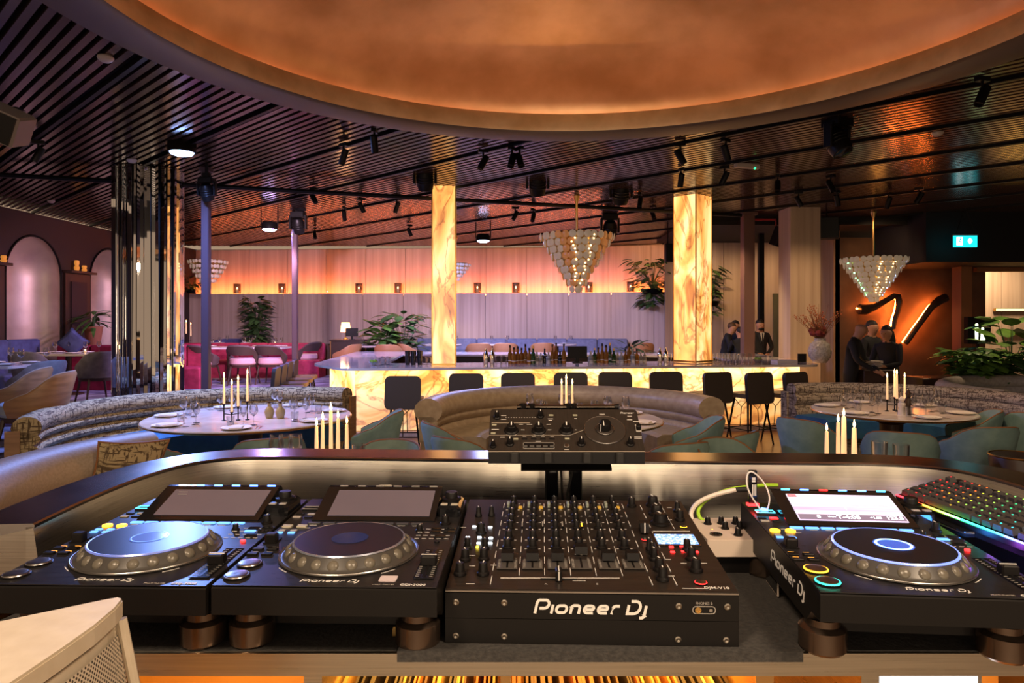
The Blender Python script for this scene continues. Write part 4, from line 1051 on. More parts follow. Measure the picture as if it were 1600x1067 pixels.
# ================================================================ mixer
def ray_local(Mi, px, py, z0=0, slope=0):
    o = Mi @ Vector((0, 0, H)); d = Mi.to_3x3() @ Vector(((px-800)/F, 1, (500-py)/F))
    t = (z0+slope*o.y-o.z)/(d.z-slope*d.y); p = o+d*t; return p.x, p.y, p.z
MX = Matrix.Translation((.121, 1.046, TZ)) @ Matrix.Rotation(-.030, 4, 'Z'); MXI = MX.inverted()
mx = thing('dj_mixer', 'black six channel mixer with large white front lettering', 'mixer', (.121, 1.046, TZ+.004), -.030)
SLP, Z0 = .076, .082
mz = lambda y, d=0: Z0+SLP*y+d
def at_mx(px, py): x, y, z = ray_local(MXI, px, py, Z0+.004, SLP); return x, y
TX = Matrix(((0, 0, 1, 0), (1, 0, 0, 0), (0, 1, 0, 0), (0, 0, 0, 1)))
s = MB(); s.prism([(.0, .0), (.0, Z0-.004), (.407, Z0-.004+.407*SLP), (.407, .0)], -.223, .223, T=TX); s.build('body', SATIN, mx)
s = MB(); s.prism([(.0, Z0-.0035), (.0, Z0-.001), (.003, Z0), (.407, Z0+.407*SLP), (.409, Z0-.004+.407*SLP)], -.2235, .2235, T=TX); s.build('control_panel', PM('mixer panel', (.022, .017, .015), (.035, .028, .024), 30, (1, 10, 1), .3, .3), mx)
s = MB(); s.prism([(-.0035, .0), (-.0035, .038), (0, .038), (0, 0)], -.2235, .2235, T=TX); s.build('lower_front_plate', SATIN, mx)
s = MB(); s.prism([(-.0035, .0388), (-.0035, .0765), (-.001, .078), (0, .078), (0, .0388)], -.2235, .2235, T=TX); s.build('upper_front_plate', SATIN, mx)
s = MB(); s.box((0, -.002, .0795), (.447, .003, .0015)); s.build('edge_strip', M('worn edge metal', (.28, .24, .20), .4, .6), mx)
for px, py in ((712, 943), (788, 943), (1059, 945), (1134, 945), (712, 996), (788, 996), (1058, 997), (1132, 997)):
    x = X(px, 1.045)-.121; z = H-TZ-.004-(py-500)*1.043/F
    s = MB(); s.lathe([(.0052, 0), (.005, .0012), (.0032, .0022), (.0016, .0012), (0, .001)], 14, T=Matrix.Translation((x, -.0035, z)) @ Matrix.Rotation(PI/2, 4, 'X')); s.build('bolt', M('dull screw', (.35, .31, .26), .35, 1), mx)
logo('maker_lettering', 'Pioneer Dj', .0222, WHITEP, mx, (.0, -.0038, .0475), (PI/2, 0, 0), wd=.185, th=.0006)
x = X(1098, 1.045)-.121
s = MB(); s.strip(rrect(.034, .011, .005, 4, x, .0555), .0012, 0, .0005, T=Matrix(((1, 0, 0, 0), (0, 0, -1, -.0037), (0, 1, 0, 0), (0, 0, 0, 1))), closed=True); s.build('jack_outline', GREYP, mx)
for k, (dx, m, r_) in enumerate(((-.009, BRASS, .0048), (.010, ALU, .0028))):
    T = Matrix.Translation((x+dx, -.0035, .0555)) @ Matrix.Rotation(PI/2, 4, 'X'); s = MB(); s.lathe([(r_, 0), (r_, .0018), (r_*.6, .0018), (r_*.6, .0003), (0, .0003)], 16, T=T); s.build('headphone_jack', m, mx)
txt('jack_lettering', 'PHONES B', .0055, mx, (x, -.0038, .0655), (PI/2, 0, 0), GREYP)
# separators
SEP = [((789, 782), (766, 915)), ((819, 783), (811, 901)), ((850, 783), (851, 901)), ((881, 783), (892, 901)), ((911, 783), (932, 901)), ((940, 783), (973, 901)), ((970, 783), (1020, 916)), ((998, 785), (1058, 916)), ((1029, 783), (1054, 827))]
s = MB()
for a, b in SEP:
    (x0, y0), (x1, y1) = at_mx(*a), at_mx(*b); n = 8
    for k in range(n):
        xa, ya, xb, yb = x0+(x1-x0)*k/n, y0+(y1-y0)*k/n, x0+(x1-x0)*(k+1)/n, y0+(y1-y0)*(k+1)/n
        s.strip([(xa, ya), (xb, yb)], .0010, mz((ya+yb)/2, -.0016), mz((ya+yb)/2, .0006))
for (a, b) in (((782, 903), (968, 903)), ((1020, 830), (1078, 830))):
    (x0, y0), (x1, y1) = at_mx(*a), at_mx(*b); s.strip([(x0, y0), (x1, y1)], .0009, mz(y0, -.0016), mz(y0, .0006))
s.build('divider_lines', WHITEP, mx)
COLS = [((803, 783), (798, 801), (801, 812), (797, 838), (793, 855)), ((835, 783), (833, 801), (833, 812), (832, 838), (832, 855)),
        ((866, 783), (866, 801), (866, 812), (867, 838), (869, 855)), ((896, 783), (898, 801), (899, 812), (902, 838), (904, 855)),
        ((926, 783), (929, 801), (930, 812), (936, 838), (940, 855)), ((955, 783), (960, 801), (964, 812), (971, 838), (975, 855))]
PR = []
for ci, cx in enumerate(COLS):
    (xa, ya), (xb, yb) = at_mx(*cx[0]), at_mx(*cx[4])
    for f, r_ in ((.03, .0058), (.18, .0058), (.33, .0058), (.47, .0058), (.61, .0058), (.83, .0072), (.99, .0072)):
        y = ya+(yb-ya)*f-.006; x = xa+(xb-xa)*f
        knob(mx, x, y, mz(y), r_, .017 if r_ > .006 else .015, 'w', random.uniform(-.3, .3), 'trim_knob' if r_ < .006 else 'filter_knob')
        for q in (-1, 1): PR.append((x+q*.012, y-.004, mz(y), .004, .0009))
    x, y = at_mx(cx[0][0]-7, 791); s = MB(); s.box((0, 0, .004), (.0055, .022, .008), ch=.001); s.build('input_selector', M('sage selector', (.26, .29, .24), .5), mx, (x-.002, y, mz(y)))
    x, y = at_mx(cx[0][0]+10, 794); button(mx, x, y, mz(y), .0085, .010, M('dim lit amber key', (.5, .30, .04), .5, em=.25), .004, 'cue_button')  # amber cue key, its faint light set by weak emission
    x, y = at_mx(cx[0][0]+13, 822); s = MB(); s.box((x, y, mz(y, .0008)), (.0035, .040, .0016), 0)
    for q in range(9): s.box((x, y-.018+.0045*q, mz(y-.018+.0045*q, .0018)), (.0026, .003, .0006), 1 if (ci == 3 and q < 7) else 2)
    s.build('level_meter', [GLOSSB, LED['amber'], GREYP], mx)
FAD = [(793, 879), (832, 879), (871, 879), (908, 869), (950, 879), (988, 879)]
for i, (px, py) in enumerate(FAD):
    x, y = at_mx(px, 880); s = MB(); s.box((0, 0, .0004), (.034, .052, .0012), 0); s.box((0, 0, .0012), (.003, .046, .0008), 1)
    for q in range(8):
        for sg in (-1, 1): s.box((sg*.0135, -.021+.006*q, .0012), (.004, .0008, .0006), 2)
    s.build('fader_slot', [PM('fader well', (.05, .045, .04), (.07, .062, .055), 20), BLACK, GREYP], mx, (x, y, mz(y)))
    xf, yf = at_mx(px, py-4); s = MB(); s.prism([(-.012, .003), (-.010, .015), (-.002, .012), (.002, .012), (.010, .015), (.012, .003)], -.0105, .0105, T=TX); s.build('channel_fader', BLACK, mx, (xf, yf, mz(yf)))
    txt('cue_lettering', 'CUE', .006, mx, (x, y-.021, mz(y-.021, .0012)), (SLP, 0, 0), GREYP)
    x2, y2 = at_mx(px, 866); PR.append((x2, y2, mz(y2), .022, .0008)); s = MB(); s.lathe([(.0042, 0), (.0038, .003), (0, .0032)], 12); s.build('round_button', M('round grey button', (.22, .20, .17), .4), mx, (x2, y2-.001, mz(y2)))
# left section
for px, py, r_ in ((748, 806, .0052), (768, 805, .0052), (752, 832, .0075), (731, 856, .006), (758, 857, .006), (727, 874, .0072), (756, 873, .0072), (719, 896, .0078), (755, 896, .0078)):
    x, y = at_mx(px, py); knob(mx, x, y-.003, mz(y), r_, .019, 'w', random.uniform(-.2, .3))
for px, py in ((741, 823), (766, 824), (731, 840), (749, 840), (767, 841), (729, 848), (748, 849), (766, 849)):
    x, y = at_mx(px, py); button(mx, x, y, mz(y), .0075, .0032, LED['white'], .002, 'lit_button')
x, y = at_mx(746, 856); button(mx, x, y, mz(y), .006, .006, LED['yellow'], .003, rnd=1)
# right section
x, y = at_mx(987, 791); knob(mx, x, y, mz(y), .0075, .018)
for px, py, r_ in ((1020, 790, .011), (1026, 804, .012), (1032, 818, .0145)): x, y = at_mx(px, py); knob(mx, x, y, mz(y), r_, .020, 'w', .2, 'isolator_knob')
for px, py, r_ in ((1058, 799, .006), (1062, 812, .0075), (1014, 858, .005), (1019, 865, .005), (1022, 874, .0065), (1030, 890, .0078), (1035, 905, .0078), (1073, 860, .0065), (1080, 873, .0078), (1087, 891, .0085)):
    x, y = at_mx(px, py); knob(mx, x, y-.002, mz(y), r_, .020, 'w', random.uniform(-.1, .3))
x, y = at_mx(1006, 832); s = MB(); s.prism([(-.012, .003), (-.010, .020), (.010, .020), (.012, .003)], -.008, .008, T=TX); s.box((0, -.011, .012), (.002, .003, .018), 1); s.build('master_fader', [BLACK, WHITEP], mx, (x, y, mz(y)))
for px, py, r_, m in ((1008, 844, .0055, 'red'), (1068, 824, .0055, 'amber'), (1095, 911, .0085, 'red')): x, y = at_mx(px, py); ringbtn(mx, x, y, mz(y), r_, LED[m], 'lit_ring_button', .0025)
for px, py, m in ((1049, 855, 'red'), (1065, 854, 'red'), (1051, 863, 'red'), (1068, 862, 'red'), (1088, 863, 'red')): x, y = at_mx(px, py); button(mx, x, y, mz(y), .008, .0045, LED[m], .002, 'lit_button')
(x0, y0), (x1, y1), (x2, y2), (x3, y3) = at_mx(1028, 852), at_mx(1091, 852), at_mx(1084, 837), at_mx(1023, 837)
cx_, cy_ = (x0+x1+x2+x3)/4, (y0+y1+y2+y3)/4; w_, d_ = (x1-x0), (y3-y0)
T = Matrix.Translation((cx_, cy_, mz(cy_, .0012))) @ Matrix.Rotation(SLP, 4, 'X')
s = MB(); s.box((0, 0, 0), (w_*1.08, d_*1.3, .002), T=T); s.build('display_frame', GLOSSB, mx)
s = MB(); s.box((0, 0, .0014), (w_, d_, .0008), T=T); dsp = s.build('display', PM('mixer lcd', (.08, .22, .75), (.55, .80, 1), 160, (1, 1.6, 1), .2, 0, em=1.1, lo=.45, hi=.55), mx)
(xc, yc) = at_mx(873, 905); s = MB(); s.box((0, 0, .009), (.0105, .022, .016), 0, ch=.002); s.box((0, 0, .0176), (.0016, .021, .0008), 1); s.box((0, -.0112, .009), (.0016, .0006, .014), 1)
s.build('crossfader', [BLACK, WHITEP], mx, (xc, yc, mz(yc)))
s = MB(); s.box((0, 0, .0006), (.058, .003, .0012)); s.build('crossfader_slot', GLOSSB, mx, (xc, yc, mz(yc)))
x, y = at_mx(853, 913); txt('side_lettering', 'A', .007, mx, (x, y, mz(y, .0006)), (SLP, 0, 0), GREYP)
x, y = at_mx(933, 913); txt('side_lettering', 'B', .007, mx, (x, y, mz(y, .0006)), (SLP, 0, 0), GREYP)
x, y = at_mx(1120, 919); txt('model_lettering', 'DJM-V10', .0095, mx, (x, y, mz(y, .0006)), (SLP, 0, 0), WHITEP, sx=1.1, bold=.0001)
for a, b in (((895, 907), (915, 907)), ((1066, 919), (1102, 919)), ((728, 912), (742, 912))):
    (x0, y0), (x1, y1) = at_mx(*a), at_mx(*b); PR.append(((x0+x1)/2, y0, mz(y0), x1-x0, .0012))
for px, py in ((718, 806), (724, 824), (738, 868), (771, 883), (738, 884), (1049, 900), (1100, 880), (1068, 880), (1044, 874), (1046, 793), (1046, 812)):
    x, y = at_mx(px, py); PR.append((x, y, mz(y), .010, .0012))
dashes(mx, PR)
# rubber hand smudge free felt; beside it: effects unit on its stand
RX_ = Matrix.Translation((X(885, 1.45), 1.45, Z(705, 1.45))) @ Matrix.Rotation(-.02, 4, 'Z') @ Matrix.Rotation(.553, 4, 'X'); RXI = RX_.inverted()
fx = thing('effects_unit', 'black effects unit with three knobs and a round dial on a raised stand', 'effects unit', RX_.translation); fx.rotation_euler = (.553, 0, -.02)
def at_fx(cx, cy): x, y, z = ray_local(RXI, 740+cx/5.333, 600+cy/5.333); return x, y
s = MB(); s.prism(rrect(.334, .140, .008, 3, 0, .070), -.010, 0); s.build('control_panel', PM('effects panel', (.028, .022, .018), (.038, .030, .025), 30, (10, 1, 1), .33, .2), fx)
s = MB(); T = Matrix.Rotation(-.553, 4, 'X')
s.prism([(.0, .0), (.0, -.024), (.105, -.024), (.120, .062), (.112, .068)], -.166, .166, T=T @ Matrix.Translation((0, .001, -.003)) @ TX); s.build('body', BLACK, fx)
for cx_ in (342, 620, 945, 1217):
    x, y = at_fx(cx_, 560); s = MB(); s.box((x, -.004, -.012), (.0185, .012, .021), T=T, ch=.003); s.build('rubber_foot', RUBBER, fx)
for cx_, cy_ in ((315, 390), (543, 390), (772, 390)):
    x, y = at_fx(cx_, cy_); knob(fx, x, y, 0, .0115, .017, 'w', 0, 'effect_knob'); s = MB(); s.tube([(x+.0165*math.cos(a), y+.0165*math.sin(a), .0006) for a in (2*PI*i/28 for i in range(28))], .0007, 4, closed=True); s.build('knob_ring', ALU, fx)
x, y = at_fx(1092, 385); R_ = .0455
s = MB(); s.lathe([(R_, 0), (R_, .002), (R_*.97, .0032), (R_*.6, .0026), (R_*.45, .0022)], 40); s.lathe([(R_*.45, .001), (R_*.45, .005), (R_*.38, .006)], 32)
dl = s.build('scene_dial', M('dial face', (.035, .028, .024), .3), fx, (x, y, 0))
s = MB(); s.tube([(R_*math.cos(a), R_*math.sin(a), .0022) for a in (2*PI*i/48 for i in range(48))], .0009, 5, closed=True); s.tube([(R_*.43*math.cos(a), R_*.43*math.sin(a), .0055) for a in (2*PI*i/32 for i in range(32))], .0009, 5, closed=True); s.build('dial_ring', ALU, dl)
s = MB(); s.lathe([(.0135, .004), (.0125, .022), (.011, .024), (0, .024)], 20, m=0); s.box((-.004, -.004, .0243), (.0015, .016, .0008), 1); s.box((-.0105, -.010, .014), (.0014, .0014, .020), 1); s.build('dial_knob', [BLACK, WHITEP], dl)
for cx_, cy_, r_ in ((195, 280, .006), (557, 270, .006), (162, 520, .0052), (303, 500, .0068), (897, 500, .0068), (1306, 500, .0068)): x, y = at_fx(cx_, cy_); knob(fx, x, y, 0, r_, .016)
for cx_, cy_ in ((172, 342), (163, 412), (352, 460), (780, 458), (645, 262), (845, 262)): x, y = at_fx(cx_, cy_); button(fx, x, y, 0, .0105, .0045, M('sage key', (.32, .31, .22), .5), .002)
for k in range(4): x, y = at_fx(424+77*k, 458); button(fx, x, y, 0, .0118, .0045, GLOSSB, .002, 'bank_button'); x, y = at_fx(424+77*k, 440); button(fx, x, y, 0, .008, .0016, GREYP, .0006, 'key_print')
x0, y0 = at_fx(543, 515); s = MB(); s.prism(rrect(.064, .016, .002, 2, x0, y0), 0, .001, 0); s.strip(rrect(.066, .018, .002, 2, x0, y0), .0008, 0, .0014, 1, closed=True); s.build('pad_tray', [GLOSSB, GREYP], fx)
for k in range(5): x, y = at_fx(430+56*k, 523); button(fx, x, y, .001, .010, .006, M('pad grey', (.07, .065, .06), .5), .002, 'pad')
x, y = at_fx(775, 515); ringbtn(fx, x, y, 0, .005, GREYP, 'overdub_button', .002)
x, y = at_fx(1372, 370); s = MB(); s.box((x, y, .0006), (.012, .024, .0012), 1); s.box((x, y-.002, .007), (.010, .012, .012), 0, ch=.002); s.build('release_lever', [BLACK, GREYP], fx)
s = MB()
for (a, b) in (((125, 428), (800, 428)), ((800, 428), (930, 378)), ((120, 562), (1430, 562)), ((150, 325), (470, 325))):
    (xa, ya), (xb, yb) = at_fx(*a), at_fx(*b); s.strip([(xa, ya), (xb, yb)], .0008, -.001, .0005)
s.build('panel_lines', M('line print', (.45, .38, .30), .5), fx)
PR = []
for k in range(12): x, y = at_fx(270+22*k, 278); PR.append((x, y, 0, .0022, .0008))
for cx_, cy_, w_ in ((250, 262, .012), (250, 294, .012), (640, 290, .012), (640, 302, .008), (850, 288, .006), (395, 336, .010), (465, 336, .012), (625, 336, .010), (240, 444, .010), (775, 545, .010), (1070, 252, .012), (1300, 268, .010), (1300, 298, .012), (1355, 314, .014), (1370, 440, .016), (1370, 452, .016), (180, 378, .016), (410, 382, .008), (632, 382, .008), (850, 382, .004), (540, 478, .012)):
    x, y = at_fx(cx_, cy_); PR.append((x, y, 0, w_, .0012))
dashes(fx, PR)
x, y = at_fx(1278, 243); logo('maker_lettering', 'Pioneer', .0052, WHITEP, fx, (x, y-.002, .0003), wd=.17, th=.0003)
st = thing('device_stand', 'black twin column stand carrying the effects unit behind the mixer', 'stand', (X(880, 1.6), 1.60, TZ+.004))
s = MB(); s.box((0, 0, .006), (.20, .16, .012), ch=.004); s.build('base', SATIN, st)
for dx in (-.028, .028): s = MB(); s.box((dx, 0, .10), (.030, .030, .19), ch=.003); s.build('column', GLOSSB, st)
s = MB(); T = Matrix.Translation((0, -.055, .196)) @ Matrix.Rotation(.553, 4, 'X'); s.box((0, .01, -.005), (.20, .12, .006), T=T); s.build('tray', SATIN, st)
s = MB(); s.tube([(-.01, -.06, .17), (-.005, -.03, .10), (.0, -.05, .02)], .003, 6); s.tube([(.02, -.06, .17), (.005, -.05, .10), (.012, -.05, .02)], .003, 6); s.build('cable', RUBBER, st)
rod = thing('clamp_light_bar', 'thin black tube light clamped along the top of the effects unit', 'light bar', (X(885, 1.585), 1.592, Z(636, 1.592)))
s = MB(); s.tube([(-.115, 0, 0), (.112, 0, 0)], .0062, 14, 0); s.tube([(.112, 0, 0), (.122, 0, 0)], .0072, 14, 1); s.build('tube', [M('dark chrome', (.25, .2, .16), .15, 1), BLACK], rod)
for dx in (-.085, -.105, .0, .012): s = MB(); s.tube([(dx, -.006, 0), (dx+.008, .004, 0)], .0095, 12); s.build('clamp_ring', BLACK, rod)
s = MB(); s.tube([(-.03, 0, 0), (-.03, -.004, -.03)], .004, 8); s.tube([(.05, 0, 0), (.05, -.004, -.03)], .004, 8); s.build('clamp_arm', BLACK, rod)
# ================================================================ small white mixer box and its cables
WX_ = Matrix.Translation((X(1157, 1.325), 1.325, TZ+.074)) @ Matrix.Rotation(.0, 4, 'Z'); WI = WX_.inverted()
wbx = thing('compact_mixer', 'small cream mixer box with eight black knobs between mixer and right deck', 'mixer', WX_.translation)
def at_w(cx, cy): x, y, z = ray_local(WI, 920+cx/3.811, 740+cy/3.811); return x, y
s = MB(); s.prism([(-.064, 0), (.064, 0), (.056, .146), (-.066, .146)], -.034, 0); s.build('body', M('cream painted metal', (.62, .50, .42), .45), wbx)
s = MB(); s.prism(rrect(.124, .006, .002, 2, 0, .002), -.033, -.001); s.build('front_edge', M('cream edge', (.66, .55, .46), .4), wbx)
for cx_, cy_ in ((708, 300), (788, 298), (812, 328), (873, 298), (897, 325), (948, 300), (975, 328), (888, 368)): x, y = at_w(cx_, cy_); knob(wbx, x, y, 0, .0062, .014)
for cx_, cy_ in ((757, 362), (1010, 362)): x, y = at_w(cx_, cy_); s = MB(); s.lathe([(.0125, 0), (.0125, .0015), (.009, .002), (.008, .0008), (.004, .0008), (.003, .003), (0, .003)], 20); s.build('input_socket', GLOSSB, wbx, (x, y, 0))
x, y = at_w(735, 333); button(wbx, x, y, 0, .002, .002, LED['amber'], .001)
s = MB(); s.box((.0, .075, -.056), (.10, .12, .038)); o = s.build('riser_box', BLACK, None, WX_.translation); tag(o, 'matt black block that lifts the small cream mixer off the felt', 'box')
s = MB(); p = [(.0, 0, 0), (.0, .10, 0)]; s.box((0, 0, 0), (.0022, .075, .052), 0); s.box((-.0015, 0, 0), (.0006, .071, .048), 1); o = s.build('signal_bracket', [M('cream bracket', (.55, .46, .38), .45), GLOSSB], None, (.481, 1.262, TZ+.030), -.1)
tag(o, 'thin cream bracket plate standing at the side of the right deck', 'bracket')
def cable(name, label, pts, r, mat, extra=()):
    t = thing(name, label, 'cable', (0, 0, 0)); P = [Vector(p) for p in pts]
    for _ in range(2):
        q = [P[0]]
        for a, b in zip(P, P[1:]): q += [a*.75+b*.25, a*.25+b*.75]
        P = q+[P[-1]]
    s = MB(); s.tube(P, r, 8); s.build('cord', mat, t)
    for a, b, rr_, m, nme in extra: s = MB(); s.tube([a, b], rr_, 10); s.build(nme, m, t)
W3 = lambda px, py, y: (X(px, y), y, Z(py, y))
cable('white_cable', 'thick white lead arching from the small cream mixer to the right deck', [W3(1081, 812, 1.46), W3(1079, 800, 1.47), W3(1090, 784, 1.47), W3(1118, 772, 1.46), W3(1150, 765, 1.45)], .0048, M('white cable', (.72, .64, .56), .4), ((W3(1150, 765, 1.45), W3(1172, 764, 1.45), .0052, RUBBER, 'connector'),))
cable('green_cable', 'lime green lead arching beneath the thick white one', [W3(1100, 814, 1.455), W3(1092, 808, 1.46), W3(1090, 795, 1.475), W3(1106, 778, 1.48), W3(1130, 767, 1.48), W3(1152, 762, 1.47), W3(1190, 758, 1.50), W3(1215, 758, 1.50)], .0040, M('lime cable', (.36, .62, .03), .4))
cable('usb_loop', 'thin white looped lead hanging over the plugged in memory stick', [W3(1189, 797, 1.35), W3(1180, 785, 1.35), W3(1168, 765, 1.35), W3(1166, 745, 1.36), W3(1171, 736, 1.36), W3(1180, 739, 1.36), W3(1195, 755, 1.36), W3(1203, 775, 1.35), W3(1201, 792, 1.35), W3(1196, 798, 1.35)], .0016, M('thin white lead', (.72, .66, .62), .4),
      ((W3(1190, 796, 1.35), W3(1199, 798, 1.35), .0045, LED['blue'], 'blue_plug'),))
us = thing('memory_stick', 'tall black memory stick with white lettering and red glowing foot', 'usb stick', W3(1176, 787, 1.365))
s = MB(); s.box((0, 0, .034), (.0165, .006, .066), ch=.001); s.build('body', GLOSSB, us)
s = MB(); s.box((0, 0, -.001), (.022, .012, .005)); s.build('red_light', LED['red'], us)
for k in range(3): s = MB(); s.box((.001, -.0034, .052-.0035*k), (.007, .0006, .0018)); s.build('lettering', WHITEP, us)
for k in range(3): s = MB(); s.box((-.001+.003*k, -.0034, .028), (.0016, .0006, .022)); s.build('lettering', WHITEP, us)
# ================================================================ keyboard
KM = Matrix.Translation((.805, 1.425, TZ+.134)) @ Matrix.Rotation(math.radians(-84), 4, 'Z') @ Matrix.Rotation(math.radians(12), 4, 'X')
kb = thing('gaming_keyboard', 'black mechanical keyboard with rainbow key lights beside the right deck', 'keyboard', KM.translation)
kb.rotation_euler = KM.to_euler()
KL = .445
s = MB(); s.prism(rrect(KL, .150, .008, 3, KL/2-.006, .070), -.014, 0); s.build('body', BLACK, kb)
s = MB(); s.prism([(-.006, -.006), (.09, -.006), (.10, -.018), (.20, -.018), (.21, -.006), (.43, -.006), (.43, .002), (-.006, .002)], -.020, -.010); s.build('front_lip', GLOSSB, kb)
s = MB(); s.tube([(.08, -.0065, -.012), (.092, -.0085, -.012), (.102, -.019, -.013), (.20, -.019, -.013), (.212, -.008, -.012)], .0012, 5); s.build('lip_trim', ALU, kb)
def hue(f):
    st_ = [(0, (1, .02, .03)), (.13, (1, .03, .02)), (.20, (1, .5, .03)), (.26, (.5, 1, .05)), (.40, (.03, .9, .25)), (.52, (.02, .75, .8)), (.60, (.05, .35, 1)), (.72, (.30, .12, 1)), (.82, (.75, .08, 1)), (1, (.6, .05, 1))]
    for (a, ca), (b, cb) in zip(st_, st_[1:]):
        if f <= b: k = (f-a)/(b-a); return tuple(x+(y-x)*k for x, y in zip(ca, cb))
    return st_[-1][1]
for k in range(44):
    s = MB(); s.box((0, 0, 0), (.0078 if k % 2 else .0092, .0030, .0030)); f = k/43
    s.build('edge_light', glow('edge %d' % (k//2), hue(f*.98), 7), kb, (k*.0098+.002, -.0005, .0005))
lamp('POINT', 'keyboard_glow', tuple(KM @ Vector((.13, -.035, -.014))), (.1, 1, .4), .14, size=.01); lamp('POINT', 'keyboard_glow', tuple(KM @ Vector((.21, -.035, -.014))), (.05, .3, 1), .14, size=.01)
lamp('POINT', 'keyboard_glow', tuple(KM @ Vector((.28, -.035, -.014))), (.5, .1, 1), .16, size=.01); lamp('POINT', 'keyboard_glow', tuple(KM @ Vector((.03, -.035, -.014))), (1, .1, .05), .06, size=.01)
U = .0188; KMC = {}
def key(u, row, w_=1):
    x = (u+w_/2)*U+.002; y = .014+row*U*1.0+(.006 if row == 5 else 0); f = min(1, max(0, (x/.44)*.9+.04*random.uniform(-1, 1)))
    g = int(f*20)
    if w_ not in KMC:
        W_ = w_*U-.003; s = MB(); h = .0095
        s.add([(-W_/2, -.0078, 0), (W_/2, -.0078, 0), (W_/2, .0078, 0), (-W_/2, .0078, 0), (-W_/2+.002, -.006, h), (W_/2-.002, -.006, h), (W_/2-.002, .0065, h+.0006), (-W_/2+.002, .0065, h+.0006)],
              [(3, 2, 1, 0), (4, 5, 6, 7), (0, 1, 5, 4), (1, 2, 6, 5), (2, 3, 7, 6), (3, 0, 4, 7)]); KMC[w_] = s.build('key', M('key cap', (.05, .045, .042), .45), kb); o = KMC[w_]
    else: o = KMC[w_].copy(); C.objects.link(o)
    o.location = (x, y, .002+row*.0006)
    q = ('L', g)
    if q not in KMC:
        s = MB(); s.box((0, .0025, .0100), (.0026, .0024, .0006)); KMC[q] = s.build('key_legend', glow('legend %d' % g, hue(g/20), 1.6), o)
    else: c = KMC[q].copy(); C.objects.link(c); c.parent = o
    r_ = ('S', g)
for row, ws in enumerate(([1.25, 1.25, 1.25, 6.25, 1.25, 1.25, 1.25, 1.25], [2.25]+[1]*10+[2.75], [1.75]+[1]*11+[2.25], [1.5]+[1]*12+[1.5], [1]*13+[2])):
    u = 0
    for w_ in ws: key(u, row, w_); u += w_
for u in (0, 2, 3, 4, 5, 6.5, 7.5, 8.5, 9.5, 11, 12, 13, 14): key(u, 5)
for u, r_ in ((15.3, 0), (16.3, 0), (17.3, 0), (16.3, 1), (15.3, 3), (16.3, 3), (17.3, 3), (15.3, 4), (16.3, 4), (17.3, 4), (15.3, 5), (16.3, 5), (17.3, 5)): key(u, r_)
for u in (18.6, 19.6, 20.6, 21.6):
    for r_ in range(5): key(u, r_)
for k, (u, r_) in enumerate(((15.4, 2), (16.0, 2.05), (16.6, 2.05), (17.2, 2.05), (15.5, 1.1))):
    s = MB(); s.box((u*U+.006, .014+r_*U, .003), (.008, .0035, .002)); s.build('deck_light', LED['cyan'] if k < 4 else LED['white'], kb)
s = MB(); s.box((.21, .07, -.022), (.38, .10, .014)); o = s.build('keyboard_riser', BLACK, None, KM.translation)
o.rotation_euler = KM.to_euler(); tag(o, 'low black pad wedged beneath the rainbow lit keyboard', 'riser')
s = MB(); s.box((0, 0, 0), (.30, .09, .10)); o = s.build('equipment_case', SATIN, None, (.935, 1.24, TZ+.052), math.radians(-84)); tag(o, 'flat black case on the felt that props up the keyboard', 'case')
# folded card under the right deck's right foot, small connector by the middle deck's foot
s = MB(); s.prism([(-.040, -.012), (.0, -.030), (.035, -.026), (.045, .0), (.02, .02), (-.02, .02)], 0, .003); o = s.build('card_shim', M('brown card', (.55, .32, .18), .7), None, (.765, 1.005, TZ+.0005)); tag(o, 'torn brown card shim beneath the right deck foot', 'card')
s = MB(); s.box((0, 0, .006), (.008, .010, .012)); s.box((0, -.003, .013), (.005, .006, .004)); o = s.build('spare_plug', BRASS, None, (X(617, 1.08), 1.085, TZ)); tag(o, 'tiny brass plug beside the middle deck front foot', 'plug')
# ================================================================ cream loudspeaker in the near left corner
PERF, n_, l_, b_ = nm('perforated cream grille')
v_ = n_.new('ShaderNodeTexVoronoi'); v_.inputs['Scale'].default_value = 230; v_.inputs['Randomness'].default_value = 0
tc_ = n_.new('ShaderNodeTexCoord'); mp_ = n_.new('ShaderNodeMapping'); mp_.inputs['Rotation'].default_value = (math.radians(45), 0, 0); mp_.inputs['Scale'].default_value = (0, 1, 1); l_.new(tc_.outputs['Object'], mp_.inputs[0]); l_.new(mp_.outputs[0], v_.inputs[0])
r_ = n_.new('ShaderNodeValToRGB'); r_.color_ramp.elements[0].position = .30; r_.color_ramp.elements[0].color = (.05, .04, .03, 1); r_.color_ramp.elements[1].position = .36; r_.color_ramp.elements[1].color = (.66, .56, .43, 1)
l_.new(v_.outputs['Distance'], r_.inputs[0]); l_.new(r_.outputs[0], b_.inputs['Base Color']); b_.inputs['Roughness'].default_value = .5
sp = thing('monitor_speaker', 'cream loudspeaker with perforated curved grille in the near left corner', 'speaker', (0, 0, 0))
CREAM = PM('cream speaker paint', (.62, .52, .38), (.68, .58, .44), 40, (1, 1, 1), .5, 0, .06)
edge = [(-.456, .800), (-.450, .775), (-.446, .73), (-.447, .68), (-.450, .62), (-.458, .55), (-.47, .46)]
back = [(-.80, .40), (-.80, .58), (-.62, .700), (-.55, .742), (-.475, .797), (-.463, .804)]
s = MB(); s.prism(edge+back, 1.403, 1.421); s.prism([(x*.998-.002, y*.999) for x, y in edge+back], 1.421, 1.424); s.build('top_panel', CREAM, sp)
s = MB(); s.prism([(x-.006, y-.001) for x, y in edge]+back, 1.398, 1.403); s.build('shadow_groove', BLACK, sp)
inn = [(x-.008, y-.002) for x, y in edge]
